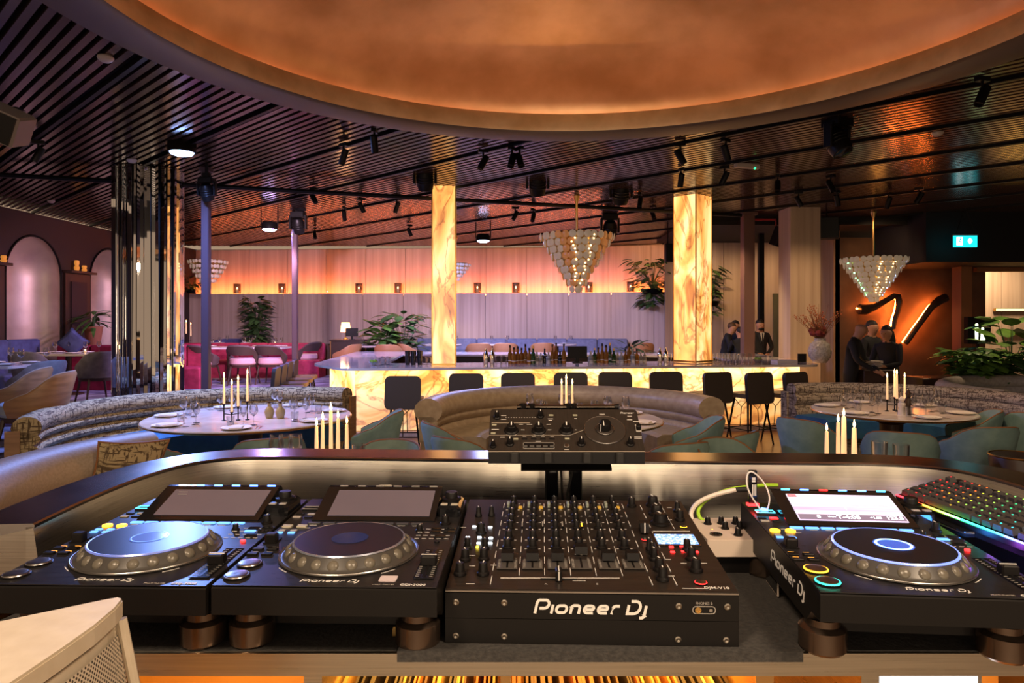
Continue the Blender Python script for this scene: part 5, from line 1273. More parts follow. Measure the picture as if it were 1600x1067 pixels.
s = MB(); s.prism(inn+[(x+.004, y-.004) for x, y in back], .9, 1.398); s.build('cabinet', CREAM, sp)
s = MB(); g0 = [(x-.0035, y-.005) for x, y in edge]; L = len(g0)
s.add([(x, y, 1.385) for x, y in g0]+[(x+.2*.285, y, 1.10) for x, y in g0], [(i, i+1, L+i+1, L+i) for i in range(L-1)], 0, True); s.build('grille', PERF, sp)
s = MB(); s.tube([(-.4575, .800, 1.40), (-.4275, .800, 1.25), (-.3975, .800, 1.10)], .006, 8); s.build('grille_edge', CREAM, sp)
s = MB(); s.box((-.62, .58, .45), (.16, .16, .9)); s.box((-.62, .58, .01), (.36, .36, .02)); o = s.build('speaker_stand', SATIN); tag(o, 'black pedestal under the cream loudspeaker', 'stand')
# ================================================================ LEFT AND FAR DINING
def rect_table(label, x, y, w_, d_, z0=PLAT, rz=0, top=None, h=.75):
    t = thing('dining_table', label, 'table', (x, y, z0), rz)
    s = MB(); s.prism(rrect(w_, d_, .05), h-.035, h); s.build('table_top', top or MARBLE, t)
    s = MB(); s.lathe([(.25, 0), (.25, .02), (.05, .04), (.05, h-.04)], 16); s.build('pedestal', DWOOD, t); return t
def far_round(label, x, y, R, z0=PLAT):
    t = thing('small_round_table', label, 'table', (x, y, z0)); s = MB(); s.lathe([(0, .71), (R-.02, .71), (R, .735), (R-.01, .75), (0, .75)], 32, caps=False); s.build('table_top', MARBLE, t)
    s = MB(); s.lathe([(.22, 0), (.22, .02), (.05, .05), (.05, .70)], 16); s.build('pedestal', DWOOD, t); return t
def banquette(label, x, y, w_, d_, mat, rz=0, z0=PLAT, h=.85):
    t = thing('banquette', label, 'sofa', (x, y, z0), rz)
    s = MB(); s.box((0, 0, .21), (w_, d_, .42), ch=.03); s.build('seat', mat, t)
    n = max(2, round(w_/.75))
    for k in range(n): s = MB(); s.box((-w_/2+w_*(k+.5)/n, d_/2-.09, (h+.42)/2), (w_/n-.008, .17, h-.42), ch=.03); s.build('back_panel', mat, t)
    return t
def votive(label, x, y, z, group):
    t = thing('votive_candle', label, 'candle', (x, y, z), 0, group); s = MB(); s.lathe([(0, 0), (.035, 0), (.04, .08), (.037, .08), (.033, .01), (0, .01)], 12, caps=False); s.build('glass', GLASS, t)
    s = MB(); s.lathe([(0, .012), (.022, .012), (.022, .04), (0, .04)], 10); s.build('wax', WAX, t); s = MB(); s.ball((0, 0, .055), .010, 8, sz=1.7); s.build('flame', FLAME, t)
def place_set(x, y, z, nx, ny, dx, dy, g, where, rz=0):
    P, G = [], []
    for i in range(nx):
        for j in range(ny):
            u, v = (i-(nx-1)/2)*dx, (j-(ny-1)/2)*dy; c, s_ = math.cos(rz), math.sin(rz); X_, Y_ = x+u*c-v*s_, y+u*s_+v*c
            P.append(put('p', (X_, Y_, z), rz)); G.append(put('w', (X_+.17*c, Y_+.1, z), 0, None, (1, 1, 1.05)))
    for o in P: o['group'] = 'plates on '+g
    for o in G: o['group'] = 'glasses on '+g
    rank(P, '%s white plate on the '+where); rank(G, '%s wine glass on the '+where)
T1 = (-7.35, 9.3); T2 = (-8.05, 12.4)
rect_table('long marble table at the far left edge among the grey chairs', *T1, 1.7, .9); place_set(T1[0]+.1, T1[1], 1.15, 3, 2, .5, .5, 'the far left table', 'long table at left edge')
rect_table('narrow dark table before the crimson bench by the second arch', *T2, 1.9, .75, top=MARBLE); place_set(T2[0]+.2, T2[1], 1.15, 3, 2, .55, .4, 'the table by the arches', 'table before the crimson bench')
rect_table('marble table cut off at the left edge beside the two nearest brown chairs', -5.75, 6.35, 1.1, .9); place_set(-5.45, 6.3, 1.15, 1, 2, .5, .45, 'the nearest left table', 'cut off table at left edge')
for x, y, lb in ((-7.2, 9.3, 'small votive candle glowing on the long table at the left edge'), (-7.75, 12.4, 'small votive candle glowing before the crimson bench'), (-7.05, 9.2, 'second votive candle close beside the glowing one on the left long table')): votive(lb, x, y, 1.15, 'votives on the left tables')
gc = shell_chair('dining_chair', 'nearest brown shell chair at the left, turned sideways with pale seat', 'chair', WOODB, M('pale blue grey seat', (.30, .33, .38), .6), M('pale shell edge', (.35, .26, .2), .5), DWOOD, .83, .60, .30, .40, 0, 'brown shell chairs at the left')
gc.location = (-4.80, 6.85, PLAT); gc.rotation_euler = (0, 0, PI/2+.25)
o = dup(gc, (-5.45, 7.45, PLAT), PI/2+.3, 'second brown shell chair just behind the nearest one at the left')
gv = shell_chair('dining_chair', 'x', 'chair', GREYF, GREYF, None, DWOOD, .84, .62, .29, .40, 0, 'grey velvet chairs at the left tables')
gs = [gv] + [dup(gv) for _ in range(4)]
for o, (x, y, r_) in zip(gs, ((-6.75, 8.45, .5), (-6.15, 8.8, 1.3), (-7.6, 8.35, .2), (-6.9, 11.35, .9), (-8.0, 11.4, .1))): o.location = (x, y, PLAT); o.rotation_euler = (0, 0, r_)
rank(gs, '%s of the grey velvet chairs at the left tables')
banquette('long crimson bench along the arched wall', -8.1, 13.45, 2.0, .7, RED)
banquette('crimson banquette ending by the mirrored column', -6.6, 13.7, .9, .7, RED, .1)
banquette('navy sofa back under the first golden arch', -8.75, 12.0, 1.6, .5, NAVY, PI/2, PLAT, 1.0)
cushion('navy_cushion', 'pointed navy cushion leaning under the first golden arch', (-8.2, 12.75, 1.33), .40, .40, .14, NAVY, (.1, .75, .4))
cushion('crimson_cushion', 'crimson cushion on the bench by the arched wall', (-7.4, 13.1, 1.3), .42, .42, .15, RED, (.2, .6, .1))
tb = shell_chair('dining_chair', 'tan curved chair back behind the crimson bench', 'chair', TAN, TAN, None, DWOOD, .86, .70, .34, .40); tb.location = (-8.1, 14.6, PLAT); tb.rotation_euler = (0, 0, PI)
def potted(name, label, x, y, z, pot_h, pot_r, leafspec, potm=TERRA, seed=1, lm=None, cat='plant'):
    """leafspec: (count, spread radius, z0, z1, leaf length, leaf width, droop)"""
    rnd = random.Random(seed); t = thing(name, label, cat, (x, y, z))
    s = MB(); s.lathe([(pot_r*.7, 0), (pot_r, pot_h*.9), (pot_r*1.06, pot_h), (pot_r*.9, pot_h), (pot_r*.85, pot_h*.85), (0, pot_h*.85)], 18); s.build('pot', potm, t)
    st_ = MB(); n, R, z0, z1, L, W_, droop = leafspec; small = MB(); cnt = 0
    for k in range(n):
        f = rnd.random(); a = rnd.uniform(0, 2*PI); rr_ = R*math.sqrt(rnd.random())*(.35+.65*f if droop < 1 else 1); zz = z0+(z1-z0)*f
        p = Vector((rr_*math.cos(a), rr_*math.sin(a), zz)); tilt = rnd.uniform(-.2, .9)*(1-droop*.8)-droop*.5; l_ = L*rnd.uniform(.7, 1.2); wd = W_*rnd.uniform(.8, 1.2)
        d = Vector((math.cos(a)*math.cos(tilt), math.sin(a)*math.cos(tilt), math.sin(tilt))); sd = Vector((-math.sin(a), math.cos(a), 0)); up = d.cross(sd)*-1
        if k % 3 == 0: st_.tube([(0, 0, pot_h*.85), (rr_*.4*math.cos(a), rr_*.4*math.sin(a), (zz+pot_h)*.55), p], [.010, .007, .004], 5)
        rows = ((0, .08, 0), (.22, .8, .0), (.5, 1, -.03), (.78, .62, -.10), (1, .02, -.22)); vs = []
        for u, ww, dr in rows:
            c = p+d*l_*u+Vector((0, 0, 1))*dr*l_*(1+droop)
            vs += [c-sd*wd*ww/2+up*wd*.12*ww, c, c+sd*wd*ww/2+up*wd*.12*ww]
        fs = []
        for i in range(4): fs += [(i*3, i*3+1, i*3+4, i*3+3), (i*3+1, i*3+2, i*3+5, i*3+4)]
        if l_*F/y > 9.5 and cnt < 60: lf = MB(); lf.add(vs, fs, 0, True); lf.build('leaf', lm or LEAF, t); cnt += 1
        else: small.add(vs, fs, 0, True)
    st_.build('stems', LEAFD, t)
    if small.v: o = small.build('foliage', lm or LEAF, t); o['kind'] = 'stuff'
    return t
potted('potted_palm', 'small palm in a rust coloured pot before the second arch', X(146, 13.9), 13.9, 1.35-.15, .42, .17, (26, .12, .42, .75, .45, .09, .35), TERRA, 3)
s = MB(); s.box((0, 0, .40), (.5, .4, .80), ch=.01); o = s.build('plant_plinth', TRAV, None, (X(146, 13.9), 13.9, PLAT)); tag(o, 'pale stone plinth that carries the small palm', 'plinth')
# ---- crimson group between mirrored column and side stools
rect_table('white topped table in front of the crimson banquette behind the plum post', -6.3, 15.2, 2.6, .85); place_set(-6.1, 15.2, 1.15, 3, 2, .7, .4, 'the crimson group table', 'table in front of the crimson banquette')
banquette('crimson banquette behind the white table left of the bar', -6.2, 16.2, 3.4, .65, RED, 0, PLAT, .80)
banquette('low crimson bench front under the white table left of the bar', -7.6, 14.7, 1.0, .6, RED, .3, PLAT, .55)
rect_table('farther white table behind the crimson banquette', -7.4, 17.6, 1.9, .8); place_set(-7.2, 17.6, 1.15, 2, 1, .7, .4, 'the farther white table', 'farther white table at the wall')
holder('three armed candle holder on the farther white table', -8.35, 17.5, 1.15, [(-.12, 0, .18), (0, 0, .26), (.12, 0, .2)])
cs = [candle('x', -8.35+a, 17.5, 1.15+h-.012, .3, .014, 'candles on the farther white table') for a, h in ((-.12, .18), (0, .26), (.12, .2))]; rank(cs, '%s lit candle in the holder on the farther white table')
bl = shell_chair('tub_chair', 'blue tub chair at the wall behind the crimson group', 'chair', NAVY, NAVY, None, DWOOD, .84, .74, .42, .40); bl.location = (X(345, 18), 18.3, PLAT); bl.rotation_euler = (0, 0, PI)
cc = shell_chair('cutout_chair', 'x', 'chair', M('brown velvet', (.085, .055, .045), .75), PINKS, None, DWOOD, .84, .62, .30, .42, .20, 'brown open backed chairs of the crimson group')
oc = [cc]+[dup(cc) for _ in range(2)]
for o, (x, y, r_) in zip(oc, ((X(308, 13.9), 14.2, -.35), (X(375, 14.1), 14.3, 0), (X(422, 14.3), 14.4, -.1))): o.location = (x, y, PLAT); o.rotation_euler = (0, 0, r_)
for o, lb in zip(oc, ('brown open backed chair with pink seat half behind the plum post', 'brown open backed chair with pink seat right of the plum post', 'brown open backed chair with pink seat nearest the bar')): o['label'] = lb
far_round('small dark round table behind the slim post with lit votives', X(432, 16.8), 16.8, .62); votive('votive candle on the small round table behind the slim post', X(432, 16.8), 16.7, 1.15, 'votives behind the slim post')
o = dup(cc, (X(474, 16), 16.2, PLAT), 1.2, 'dark chair turned sideways right of the slim post', 'chairs behind the slim post')
o = dup(cc, (X(395, 17.6), 17.9, PLAT), 2.9, 'dark chair at the wall below the climbing plant', 'chairs behind the slim post')
potted('climbing_plant', 'tall narrow leafy plant against the far wall left', X(401, 18.3), 18.3, PLAT, .3, .22, (230, .30, .45, 1.95, .30, .17, .3), SATIN, 5, LEAFD)
potted('shelf_plant', 'dark fern on the wall ledge by the mirrored column', X(298, 19.3), 19.35, 2.5, .12, .14, (50, .35, .1, .55, .32, .10, .45), SATIN, 8, LEAFD)
# ---- console, lamp, bins
t = thing('reception_console', 'dark console desk with screen against the far wall', 'desk', (X(548, 16.9), 16.9, PLAT))
s = MB(); s.box((0, 0, .42), (.86, .5, .84)); s.build('body', DWOOD, t); s = MB(); s.box((-.43, -.26, .42), (.02, .02, .84)); s.box((.43, -.26, .42), (.02, .02, .84)); s.build('brass_edge', BRASS, t); s = MB(); s.box((0, 0, .855), (.92, .55, .03)); s.build('desk_top', DWOOD, t)
def monitor(label, x, y, z, w_, h_, rz, lit=0):
    t = thing('screen', label, 'screen', (x, y, z), rz); s = MB(); s.box((0, 0, h_/2+.08), (w_, .03, h_), ch=.004); s.build('panel', SATIN, t); s = MB(); s.box((0, .03, .05), (.06, .04, .10)); s.box((0, .02, .006), (w_*.5, .16, .012)); s.build('stand', SATIN, t)
monitor('tilted black till screen on the dark console desk', X(549, 16.7), 16.75, PLAT+.87, .30, .20, .2)
monitor('black till screen seen from behind among the bottles on the bar', X(903, 11.1), 11.2, 1.05, .32, .19, 0)
t = thing('table_lamp', 'small glowing pleated lamp on the console desk', 'lamp', (X(540, 17.05), 17.05, PLAT+.87)); s = MB(); s.lathe([(.06, 0), (.06, .02), (.015, .04), (.015, .2)], 14); s.build('base', BRASS, t)
s = MB(); s.lathe([(.13, .18), (.10, .42)], 20, caps=False); s.build('lamp_shade', glow('lamp shade', (1, .52, .2), 3.4), t)
lamp('POINT', 'desk_lamp', (X(540, 17.05), 16.95, PLAT+1.2), (1, .55, .25), 14, size=.1)
s = MB(); s.box((0, 0, .36), (.34, .3, .72), ch=.01); s.box((-.08, 0, .74), (.10, .2, .04)); s.box((.08, 0, .74), (.10, .2, .04)); s.box((0, -.155, .36), (.01, .01, .70), 1); o = s.build('waste_cabinet', [DWOOD, BRASS], None, (X(507, 16.9), 16.9, PLAT)); tag(o, 'narrow dark double bin cabinet left of the console', 'cabinet')
# ---- plants by the slim pillar and the palm by the twin pillar
potted('leafy_plant', 'bright leafy potted plant behind the bar, left one of a pair', X(596, 15.9), 16.2, PLAT, .4, .2, (85, .36, .40, 1.30, .38, .22, .15), SATIN, 11)
potted('tall_leafy_plant', 'darker taller leafy plant behind the bar, right one of a pair', X(628, 16.3), 16.5, PLAT, .4, .2, (150, .50, .45, 1.50, .36, .19, .25), SATIN, 12, LEAFD)
potted('fan_palm', 'low dark palm behind the bottles left of the twin pillar', X(985, 15.7), 15.7, PLAT, .4, .22, (34, .12, .45, .8, .62, .09, .25), SATIN, 13, LEAFD)
potted('hanging_plant', 'trailing plant spilling over the wall ledge left of the twin pillar', X(1020, 17.9), 18.0, 2.42, .15, .3, (170, .68, -.25, .95, .30, .15, .5), SATIN, 14, LEAFD)
potted('hanging_plant', 'trailing plant showing just right of the twin onyx pillar', X(1112, 17.0), 17.0, 2.1, .12, .2, (80, .28, -.2, 1.0, .26, .14, .5), SATIN, 15, LEAFD)
# ---- far tables behind the bar
tch = shell_chair('tan_chair', 'x', 'chair', TAN, TAN, None, DWOOD, .80, .62, .31, .40, 0, 'tan leather chairs behind the bar')
spots = [(540, 15.8, 1.2), (562, 16.8, PI), (608, 15.75, 0), (640, 16.2, -.8), (748, 16.6, .1), (790, 16.7, 0), (848, 16.9, 0), (1000, 16.9, .1)]
tl = [tch]+[dup(tch) for _ in spots[1:]]
for o, (px, y, r_) in zip(tl, spots): o.location = (X(px, y), y, PLAT); o.rotation_euler = (0, 0, r_)
rank(tl, '%s of the tan chairs seen beyond the bar counter')
for px, y, lb in ((582, 16.3, 'white round table between the tan chairs behind the slim pillar'), (690, 17.0, 'white round table hidden behind the slim onyx pillar'), (770, 17.15, 'white round table at the blue bench behind the shakers'), (870, 17.15, 'white round table at the blue bench behind the till')):
    far_round(lb, X(px, y), y, .5); place_set(X(px, y), y, 1.15, 2, 1, .4, .3, lb.replace('white round ', ''), lb.replace('white ', '').replace('round ', '').replace(' seen', '')[:60])
banquette('long blue grey bench below the far wall', X(815, 18.2), 17.95, 5.6, .6, PM('blue grey upholstery', (.14, .16, .24), (.20, .22, .32), 12), -.03, PLAT, .86)
# ---- lanterns along the ledge
def lantern():
    t = thing('lantern', 'x', 'lantern'); s = MB(); s.lathe([(.10, 0), (.105, .01), (.105, .27), (.10, .28)], 16, caps=False); s.build('shade', M('smoked mesh shade', (.05, .03, .02), .3, trans=.0, alpha=.72), t)
    s = MB(); s.lathe([(.11, 0), (.11, .015), (0, .015)], 16, m=0); s.tube([(.106*math.cos(2*PI*i/16), .106*math.sin(2*PI*i/16), .275) for i in range(16)], .006, 5, closed=True); s.build('frame', DWOOD, t)
    s = MB(); s.lathe([(.035, .015), (.035, .12), (0, .12)], 10); s.build('candle', WAX, t); s = MB(); s.ball((0, 0, .15), .022, 8, sz=1.6); s.build('flame', FLAME, t); return t
l0 = lantern(); ls = []
def ledge_y(x):
    for a, b in zip(LOW, LOW[1:]):
        if a[0] <= x <= b[0]: return a[1]+(b[1]-a[1])*(x-a[0])/(b[0]-a[0])
    return 18
for i, px in enumerate((371, 441, 561, 622, 746, 806, 920, 985)):
    x = X(px, 19.1); y = ledge_y(x)+.10; x = X(px, y); o = l0 if i == 0 else dup(l0); o.location = (x, y-.02, 2.505); o['group'] = 'lanterns on the wall ledge'; ls.append(o)
rank(ls, '%s dark mesh lantern on the glowing wall ledge')
for px, lb in ((508, 'bare candle glass on the wall ledge between the lanterns at left'), (858, 'bare candle glass on the wall ledge beside the big chandelier')):
    x = X(px, 19.1); votive(lb, x, ledge_y(x)+.08, 2.505, 'bare candles on the ledge'); s = MB(); s.ball((0, 0, 0), .03, 8); 
for y, z, lb in ((14.25, 2.775, 'taller glowing amber jar on the shelf between the arches'), (14.5, 2.775, 'shorter glowing amber jar on the shelf between the arches'), (12.2, 2.775, 'glowing amber jar on the shelf left of the first arch')):
    s = MB(); h = .22 if 'taller' in lb else .13; s.lathe([(.035, 0), (.055, h*.3), (.035, h*.5), (.05, h*.75), (.04, h)], 14); o = s.build('amber_jar', glow('amber glass glow', (.50, .18, .03), .8), None, (WX+.12, y, z)); tag(o, lb, 'jar')
# ================================================================ ON THE BAR
def bottle(name, prof, mat, cap): 
    t = thing(name, 'x', 'bottle'); s = MB(); s.lathe(prof, 14); s.build('body', mat, t); h = prof[-1][1]
    s = MB(); s.lathe([(.015, h-.03), (.015, h+.015), (0, h+.015)], 10); s.build('cap', cap, t); s = MB(); r_ = prof[1][0]; s.lathe([(r_*1.01, .05), (r_*1.01, .13)], 14, caps=False); s.build('paper_label', LINEN, t); return t
PB = [(.0, 0), (.036, 0), (.037, .17), (.014, .22), (.013, .30)]; PS = [(.0, 0), (.044, 0), (.045, .12), (.016, .17), (.014, .22)]
BT = [bottle('spirit_bottle', PB, M('amber glass', (.50, .20, .03), .06, trans=.5), BLACK), bottle('spirit_bottle', PB, M('green glass', (.04, .12, .04), .06, trans=.4), BRASS),
      bottle('spirit_bottle', PS, M('pale glass', (.7, .68, .6), .05, trans=.6), ALU), bottle('spirit_bottle', PS, M('dark glass', (.02, .018, .016), .06), BLACK)]
def bar_y(x): return 9.86+(x+2.46)/7.32*.86
BG = [[], [], [], []]; x = X(797, 11.0); rnd = random.Random(4); first = [1]*4; pxs = 797
while pxs < 1012:
    if not 884 < pxs < 922:
        k = rnd.choice((0, 0, 1, 2, 2, 3)); y = bar_y(X(pxs, 11))+rnd.uniform(.72, .98); o = BT[k] if first[k] else dup(BT[k]); first[k] = 0
        o.location = (X(pxs, y), y, 1.05); q_ = rnd.uniform(.70, 1.05); o.scale = (rnd.uniform(.8, 1.1),)*2+(q_,); o['group'] = ('amber', 'green', 'clear', 'dark')[k]+' bottles on the bar'; BG[k].append(o)
    pxs += 6.0
for k, nme in enumerate(('amber', 'green', 'clear', 'black')): rank(BG[k], '%s of the '+nme+' glass bottles on the bar')
def lathe_item(name, label, px, off, prof, mat, cat, group=None, h0=1.05):
    x = X(px, 10.8); y = bar_y(x)+off; s = MB(); s.lathe(prof, 14); o = s.build(name, mat, None, (X(px, y), y, h0)); tag(o, label, cat, group); return o
SH = [(.035, 0), (.045, .12), (.035, .18), (.018, .21), (.018, .25), (0, .25)]
sh = [lathe_item('cocktail_shaker', 'x', px, .75, SH, CHROME, 'shaker', 'steel shakers on the bar') for px in (759, 769, 1031, 1040)]; rank(sh, '%s steel cocktail shaker on the bar')
TN = [(.035, 0), (.045, .22), (.042, .22), (.033, .01), (0, .01)]
ti = [lathe_item('black_tin', 'x', px, .7, TN, GLOSSB, 'tin', 'tall dark tins by the slim pillar') for px in (637, 646, 656)]; rank(ti, '%s tall dark bar tin left of the slim onyx pillar')
jr = [lathe_item('bar_jar', 'x', px, .8, [(.05, 0), (.055, .10), (.05, .11), (.02, .13), (0, .13)], GLASS, 'jar', 'glass jars on the bar') for px in (598, 606, 664, 670, 779, 787)]; rank(jr, '%s clear glass jar on the bar counter')
hg = [lathe_item('highball_glass', 'x', px, .72, [(0, 0), (.03, 0), (.034, .15), (.031, .15), (.027, .01), (0, .01)], GLASS, 'glass', 'highball glasses on the bar') for px in (1046, 1116, 1124, 1133, 1143, 1152, 1162, 1172)]; rank(hg, '%s tall clear glass behind the right bar stools')
for px, lb in ((584, 'bowl of limes and mint at the left end of the bar'), (1184, 'small bowl of limes near the right end of the bar')):
    x = X(px, 10.9); y = bar_y(x)+.6; t = thing('lime_bowl', lb, 'bowl', (X(px, y), y, 1.05)); s = MB(); s.lathe([(.03, 0), (.08, .06), (.076, .06), (.03, .01), (0, .01)], 16, caps=False); s.build('bowl', GLASS, t)
    for k in range(6): s = MB(); s.ball((.035*math.cos(k*1.1), .035*math.sin(k*1.1), .06+.012*(k % 2)), .026, 8); s.build('lime', M('lime green', (.30, .50, .05), .4), t)
s = MB(); s.box((0, 0, .02), (.34, .24, .04)); o = s.build('menu_stack', LINEN, None, (X(1225, 11.3), 11.3, 1.05), .1); tag(o, 'flat stack of white menus on the right end of the bar', 'menus')
s = MB(); s.box((0, 0, .07), (.14, .02, .14)); o = s.build('table_sign', SATIN, None, (X(1253, 11.4), 11.4, 1.05)); tag(o, 'small dark upright card holder beside the white vase', 'card holder')
t = thing('flower_vase', 'white cratered ceramic vase on the right bar end', 'vase', (X(1281, 11.2), 11.2, 1.05)); s = MB(); s.lathe([(.10, 0), (.17, .10), (.185, .20), (.15, .31), (.085, .36), (.09, .40), (.075, .40)], 22); s.build('body', CERAM, t)
fl = thing('dried_bouquet', 'rust red dried flowers standing in the white vase', 'flowers', (X(1281, 11.2), 11.2, 1.42)); rnd = random.Random(21)
s = MB(); q = MB(); q2 = MB()
for k in range(70):
    a = rnd.uniform(0, 2*PI); tl_ = rnd.uniform(.05, .85); L = rnd.uniform(.25, .62); d = Vector((math.sin(tl_)*math.cos(a), math.sin(tl_)*math.sin(a), math.cos(tl_)))
    s.tube([(0, 0, -.05), d*L*.5, d*L+Vector((0, 0, -.02))], [.004, .003, .002], 4)
    if k % 2:
        for j in range(5): c = d*L*(.75+.06*j); q.ball(c+Vector((rnd.uniform(-.03, .03), rnd.uniform(-.03, .03), 0)), .014, 5)
s.build('twigs', M('dry twig', (.22, .09, .04), .8), fl); o = q.build('buds', M('rust buds', (.40, .12, .05), .8), fl); o['kind'] = 'stuff'
for k in range(9):
    a = rnd.uniform(0, 2*PI); r_ = rnd.uniform(.03, .16); q = MB(); q.ball((r_*math.cos(a), r_*math.sin(a), rnd.uniform(.05, .22)), .065, 8, sz=.8); q.build('bloom', M('maroon bloom', (.20, .03, .03), .8), fl)
# ================================================================ HANGING THINGS
def chandelier(label, x, y, zt_, zb, R, rows, amber=True, bulbs=((0, 'dim amber'),), lit=0.10, cone=1.0, zc=CEIL):
    t = thing('chandelier', label, 'chandelier', (x, y, 0)); rnd = random.Random(int(x*100)); first = {}
    pale = M('pale glass disc', (.55, .45, .36), .25, em=lit, emcol=(1, .72, .45)); amb = M('amber glass disc', (.60, .26, .09), .25, em=lit*1.2, emcol=(1, .40, .12))
    s = MB(); s.lathe([(.02, zt_), (.02, zc-.12), (.055, zc), (0, zc)], 12); s.build('rod', BRASS, t)
    s = MB(); s.lathe([(R*.96, zt_), (R*.98, zt_-.02), (R*.05, zb+.1), (.02, zb+.05)], 24, caps=False); s.build('frame', BRASS, t)
    for k in range(rows):
        f = k/rows; r_ = R*(1-f)**cone+.02; z = zt_-(zt_-zb)*f-.05; n = max(5, int(2*PI*r_/(R*.20)))
        for i in range(n):
            a = 2*PI*(i+.5*(k % 2))/n; m = amb if (amber and (int(a/(2*PI)*14)) % 3 == 0) else pale
            if m.name not in first:
                q = MB(); dr = R*.108; q.lathe([(0, .010), (dr*.6, .008), (dr, 0), (dr*.98, -.006), (0, 0)], 10, caps=False, T=Matrix.Rotation(PI/2, 4, 'Y')); o = q.build('glass_disc', m, t); first[m.name] = o
            else: o = first[m.name].copy(); C.objects.link(o)
            o.location = (r_*math.cos(a), r_*math.sin(a), z); o.rotation_euler = (rnd.uniform(-.1, .1), .12, a); q_ = .022*(i % 2); o.location = ((r_+q_)*math.cos(a), (r_+q_)*math.sin(a), z)
    for a, key_ in bulbs:
        for k in range(rows*2-3):
            f = (k+.6)/(rows*2); r_ = R*(1-f)**cone+.045; z = zt_-(zt_-zb)*f-.03; aa = a+rnd.uniform(-.1, .1)/(1+r_)
            q = MB(); q.ball((r_*math.cos(aa), r_*math.sin(aa), z), .016, 6); q.build('bulb', M('bulb '+key_, {'dim amber': (1, .62, .25), 'green': (.3, 1, .45), 'blue': (.35, .5, 1)}[key_], .3, em=4), t)
    return t
chandelier('large cone chandelier of pale and amber discs above the bar', X(901, 11.3), 11.3, 3.16, 2.20, .57, 9, True, ((-1.75, 'dim amber'), (-1.2, 'dim amber')))
chandelier('cone chandelier with green and blue edge bulbs before the glowing branch sign', X(1365, 13.0), 13.0, 2.93, 2.10, .54, 9, False, ((-PI+.15, 'green'), (-.15, 'blue'), (-1.8, 'dim amber'), (-1.35, 'dim amber')), .12, 1.0, CEIL)
chandelier('small bowl chandelier hanging behind the plum post', X(325, 16.2), 16.2, 3.17, 2.62, .40, 5, False, (), .12, .6)
chandelier('small cone chandelier peeking out right of the slim onyx pillar', X(712, 17.0), 17.0, 3.16, 2.72, .34, 5, False, (), .15)
lamp('POINT', 'chandelier_light', (X(901, 11.3), 11.3, 2.75), (1, .7, .4), 7, size=.25)
def moving_head(label, px, py, y, s_=1.0, tilt=.5, pan=0, drop=None):
    zc = CEIL; zz = Z(py, y); t = thing('moving_head', label, 'stage light', (X(px, y), y, zz), pan)
    s = MB(); s.box((0, 0, .21*s_), (.26*s_, .22*s_, .10*s_), ch=.01); s.build('base', SATIN, t)
    s = MB(); s.tube([(0, 0, .26*s_), (0, 0, max(.3*s_, zc-zz))], .02, 6); s.box((0, 0, .30*s_), (.08, .08, .06)); s.build('clamp', BLACK, t)
    s = MB()
    for sx in (-1, 1): s.box((sx*.15*s_, 0, .06*s_), (.035*s_, .10*s_, .26*s_), ch=.008)
    s.box((0, 0, .17*s_), (.32*s_, .12*s_, .04*s_)); s.build('yoke', SATIN, t)
    T = Matrix.Rotation(tilt, 4, 'X'); s = MB(); s.lathe([(.085*s_, .14*s_), (.115*s_, .08*s_), (.12*s_, -.08*s_), (.105*s_, -.15*s_)], 18, T=T); s.build('head', BLACK, t)
    s = MB(); s.lathe([(.09*s_, -.152*s_), (.06*s_, -.158*s_), (0, -.160*s_)], 16, T=T, caps=False); s.build('lens', GLOSSB, t)
    for k in range(3): s = MB(); s.lathe([(.121*s_, (.05-.04*k)*s_), (.126*s_, (.04-.04*k)*s_), (.121*s_, (.03-.04*k)*s_)], 16, T=T, caps=False); s.build('cooling_fin', SATIN, t)
for a in (('black moving head light at the top of the thick plum post', 323, 300, 8.95, .72), ('black moving head light left of the slim onyx pillar', 664, 280, 9.7), ('black moving head light just right of the ring centre', 840, 288, 10.2, 1.05),
          ('black moving head light above and right of the big chandelier rod', 970, 302, 10.8, 1.1), ('upper moving head light on the slim plum post', 468, 318, 12.6, .95), ('lower moving head light on the slim plum post', 466, 352, 12.6, .95),
          ('black moving head light partly behind the big chandelier', 953, 358, 13.2, 1.1), ('large moving head light hanging under the gold ring at the right', 1308, 222, 7.0, .95, -.5, .5)): moving_head(*a)
def flood(label, px, py, y, col):
    t = thing('flood_lamp', label, 'stage light', (X(px, y), y, Z(py, y))); s = MB(); s.lathe([(.12, .14), (.15, .10), (.155, .0), (.14, -.005), (.13, .0)], 20, caps=False); s.lathe([(0, .14), (.12, .14)], 20, caps=False); s.build('housing', SATIN, t)
    s = MB(); s.lathe([(.132, .004), (.12, -.02), (.07, -.038), (0, -.045)], 20, caps=False); s.build('lens', glow('flood '+label[:12], col, 26), t)
    s = MB(); s.tube([(-.16, 0, .05), (-.16, 0, CEIL-Z(py, y))], .012, 5); s.tube([(.16, 0, .05), (.16, 0, CEIL-Z(py, y))], .012, 5); s.build('hanger', SATIN, t)
flood('blazing blue white flood lamp above the mirrored column', 284, 238, 7.9, (.30, .48, 1)); flood('violet white flood lamp between the two plum posts', 421, 358, 13.0, (.72, .5, 1)); flood('pale blue flood lamp right of the slim onyx pillar', 755, 376, 14.9, (.55, .62, 1))
